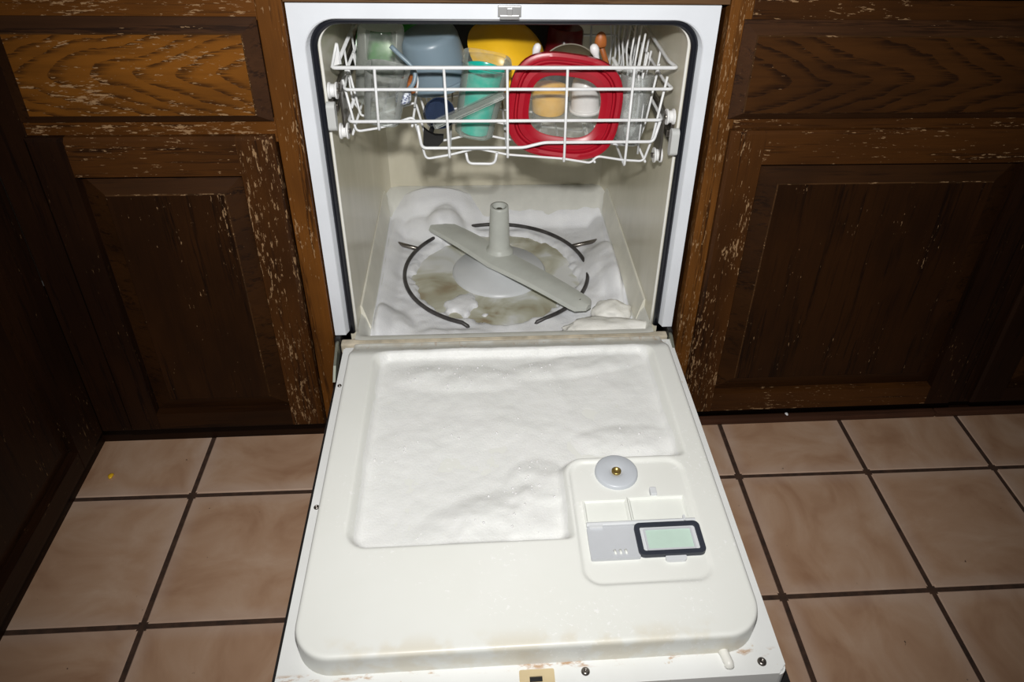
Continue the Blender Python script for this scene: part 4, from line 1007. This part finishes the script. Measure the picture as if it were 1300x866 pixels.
# white spoons, handle tips up
def spoon(x, y, ztop, tilt, ry, label, r=0.0062):
    s = thing('spoon', (x, y, ztop - 0.16), label, 'spoon', 'white plastic spoons standing behind the red lid')
    m = TR((x, y, ztop), tilt, ry)
    P = [m @ Vector((0, 0, -k)) for k in (0.0, 0.002, 0.006, 0.011, 0.018, 0.030, 0.07, 0.135)]
    o = part('handle', tube(P, 0.003, 14, radii=[0.0015, r * 0.75, r, r * 1.05, r * 0.7, r * 0.45, r * 0.40, r * 0.45]), 'whitep', s, smooth=True)
    part('bowl', [ [tuple(m @ Vector((v[0] * 0.9, v[1] * 0.35, v[2] - 0.146))) for v in blob((0, 0, 0), 0.013, 0.010, 0.019, 1.0, 0.0, 2)[0]], blob((0, 0, 0), 0.013, 0.010, 0.019, 1.0, 0.0, 2)[1]], 'whitep', s, smooth=True)
    return s
spoon(0.0545, 0.1130, 0.7780, 2, 17, 'white plastic spoon upright between the yellow bowl and red lid')
spoon(0.1400, 0.1130, 0.7770, 2, -19, 'white plastic spoon upright in front of the orange wooden spoon', 0.0072)
# clear tumbler at the right
ct_ = thing('water_glass', (0.2130, 0.098, 0.620), 'clear tapered tumbler standing between the red lid and the tines', 'glass')
m4 = TR((0.2070, 0.100, 0.6215), -4, 4)
o = part('body', lathe(wall_profile([(0, 0.0), (0.0185, 0.0), (0.0205, 0.003), (0.0230, 0.040), (0.0265, 0.106), (0.0275, 0.110)], 0.0015), m4, 40), 'clear_c', ct_, smooth=True); smooth_angle(o)
o = part('base_ring', lathe([(0.0150, -0.003), (0.0200, -0.003), (0.0212, 0.0), (0.0212, 0.004), (0.0150, 0.004)], m4, 32, True), 'clear_c', ct_, smooth=True)
# shaded pieces at the back
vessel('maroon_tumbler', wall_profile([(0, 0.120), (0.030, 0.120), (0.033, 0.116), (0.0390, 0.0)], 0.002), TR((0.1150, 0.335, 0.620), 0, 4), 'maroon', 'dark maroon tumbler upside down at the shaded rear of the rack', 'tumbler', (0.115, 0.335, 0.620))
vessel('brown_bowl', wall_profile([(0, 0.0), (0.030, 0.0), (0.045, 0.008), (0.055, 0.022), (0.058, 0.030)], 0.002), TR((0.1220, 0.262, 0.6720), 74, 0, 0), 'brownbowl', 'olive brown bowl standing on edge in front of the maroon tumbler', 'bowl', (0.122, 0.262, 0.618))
ws = thing('wooden_spoon', (0.1620, 0.215, 0.62), 'orange brown wooden spoon leaning behind a white spoon tip', 'spoon')
P = [(0.2010, 0.222, 0.618), (0.1850, 0.188, 0.700), (0.1620, 0.160, 0.757)]
part('handle', tube(P, 0.0045, 10), 'orange', ws, smooth=True)
g = blob((0.1585, 0.152, 0.768), 0.010, 0.006, 0.017, 1.0, 0.05, 3); part('head', g, 'orange', ws, smooth=True)
ls = thing('ladle', (0.190, 0.145, 0.63), 'pale grey plastic ladle handle sloping beside the red lid', 'ladle')
part('handle', tube([(0.1760, 0.132, 0.7500), (0.1900, 0.120, 0.7260), (0.2040, 0.152, 0.700)], 0.005, 10, radii=[0.003, 0.0055, 0.004]), 'padgrey', ls, smooth=True)
part('bowl', lathe(wall_profile([(0, -0.02), (0.012, -0.018), (0.019, -0.008), (0.021, 0.0)], 0.0015), TR((0.2030, 0.165, 0.690), 20, 30), 28), 'padgrey', ls, smooth=True)

pn = thing('added_dark_pan', (-0.02, 0.42, 0.615), 'black pan added on edge to darken the rear of the rack behind the dishes', 'pan')
m4 = Matrix.Translation((-0.045, 0.440, 0.712)) @ Euler((R(-8), 0, 0)).to_matrix().to_4x4()  # invented pan, added so the space behind the dishes goes dark
o = part('body', loft([(se(.001, .001, 8), 0.012), (se(.180, .085, 8), 0.012), (se(.188, .092, 8), -0.022), (se(.193, .097, 8), -0.023), (se(.193, .097, 8), -0.0250), (se(.187, .090, 8), -0.0245), (se(.179, .084, 8), 0.010), (se(.001, .001, 8), 0.010)], m4), 'pan_dark', pn); smooth_angle(o, 30)
# crumbs on the tiles
for (x, y, r, m_, lb) in ((-0.745, -0.030, 0.005, 'yellow', 'yellow crumb on the corner floor tile by the worn cabinet'), (0.594, 0.056, 0.0035, 'whitep', 'white crumb on the brown floor trim under the wide drawer cabinet')):
    o = mesh_obj('crumb', *blob((x, y, (0.0165 if y > 0.04 else 0.0022)), r, r * 1.4, r * 0.6, 3.0, 0.3, 2), M[m_], loc=(x, y, 0.0), smooth=True); tag(o, lb, 'crumb')
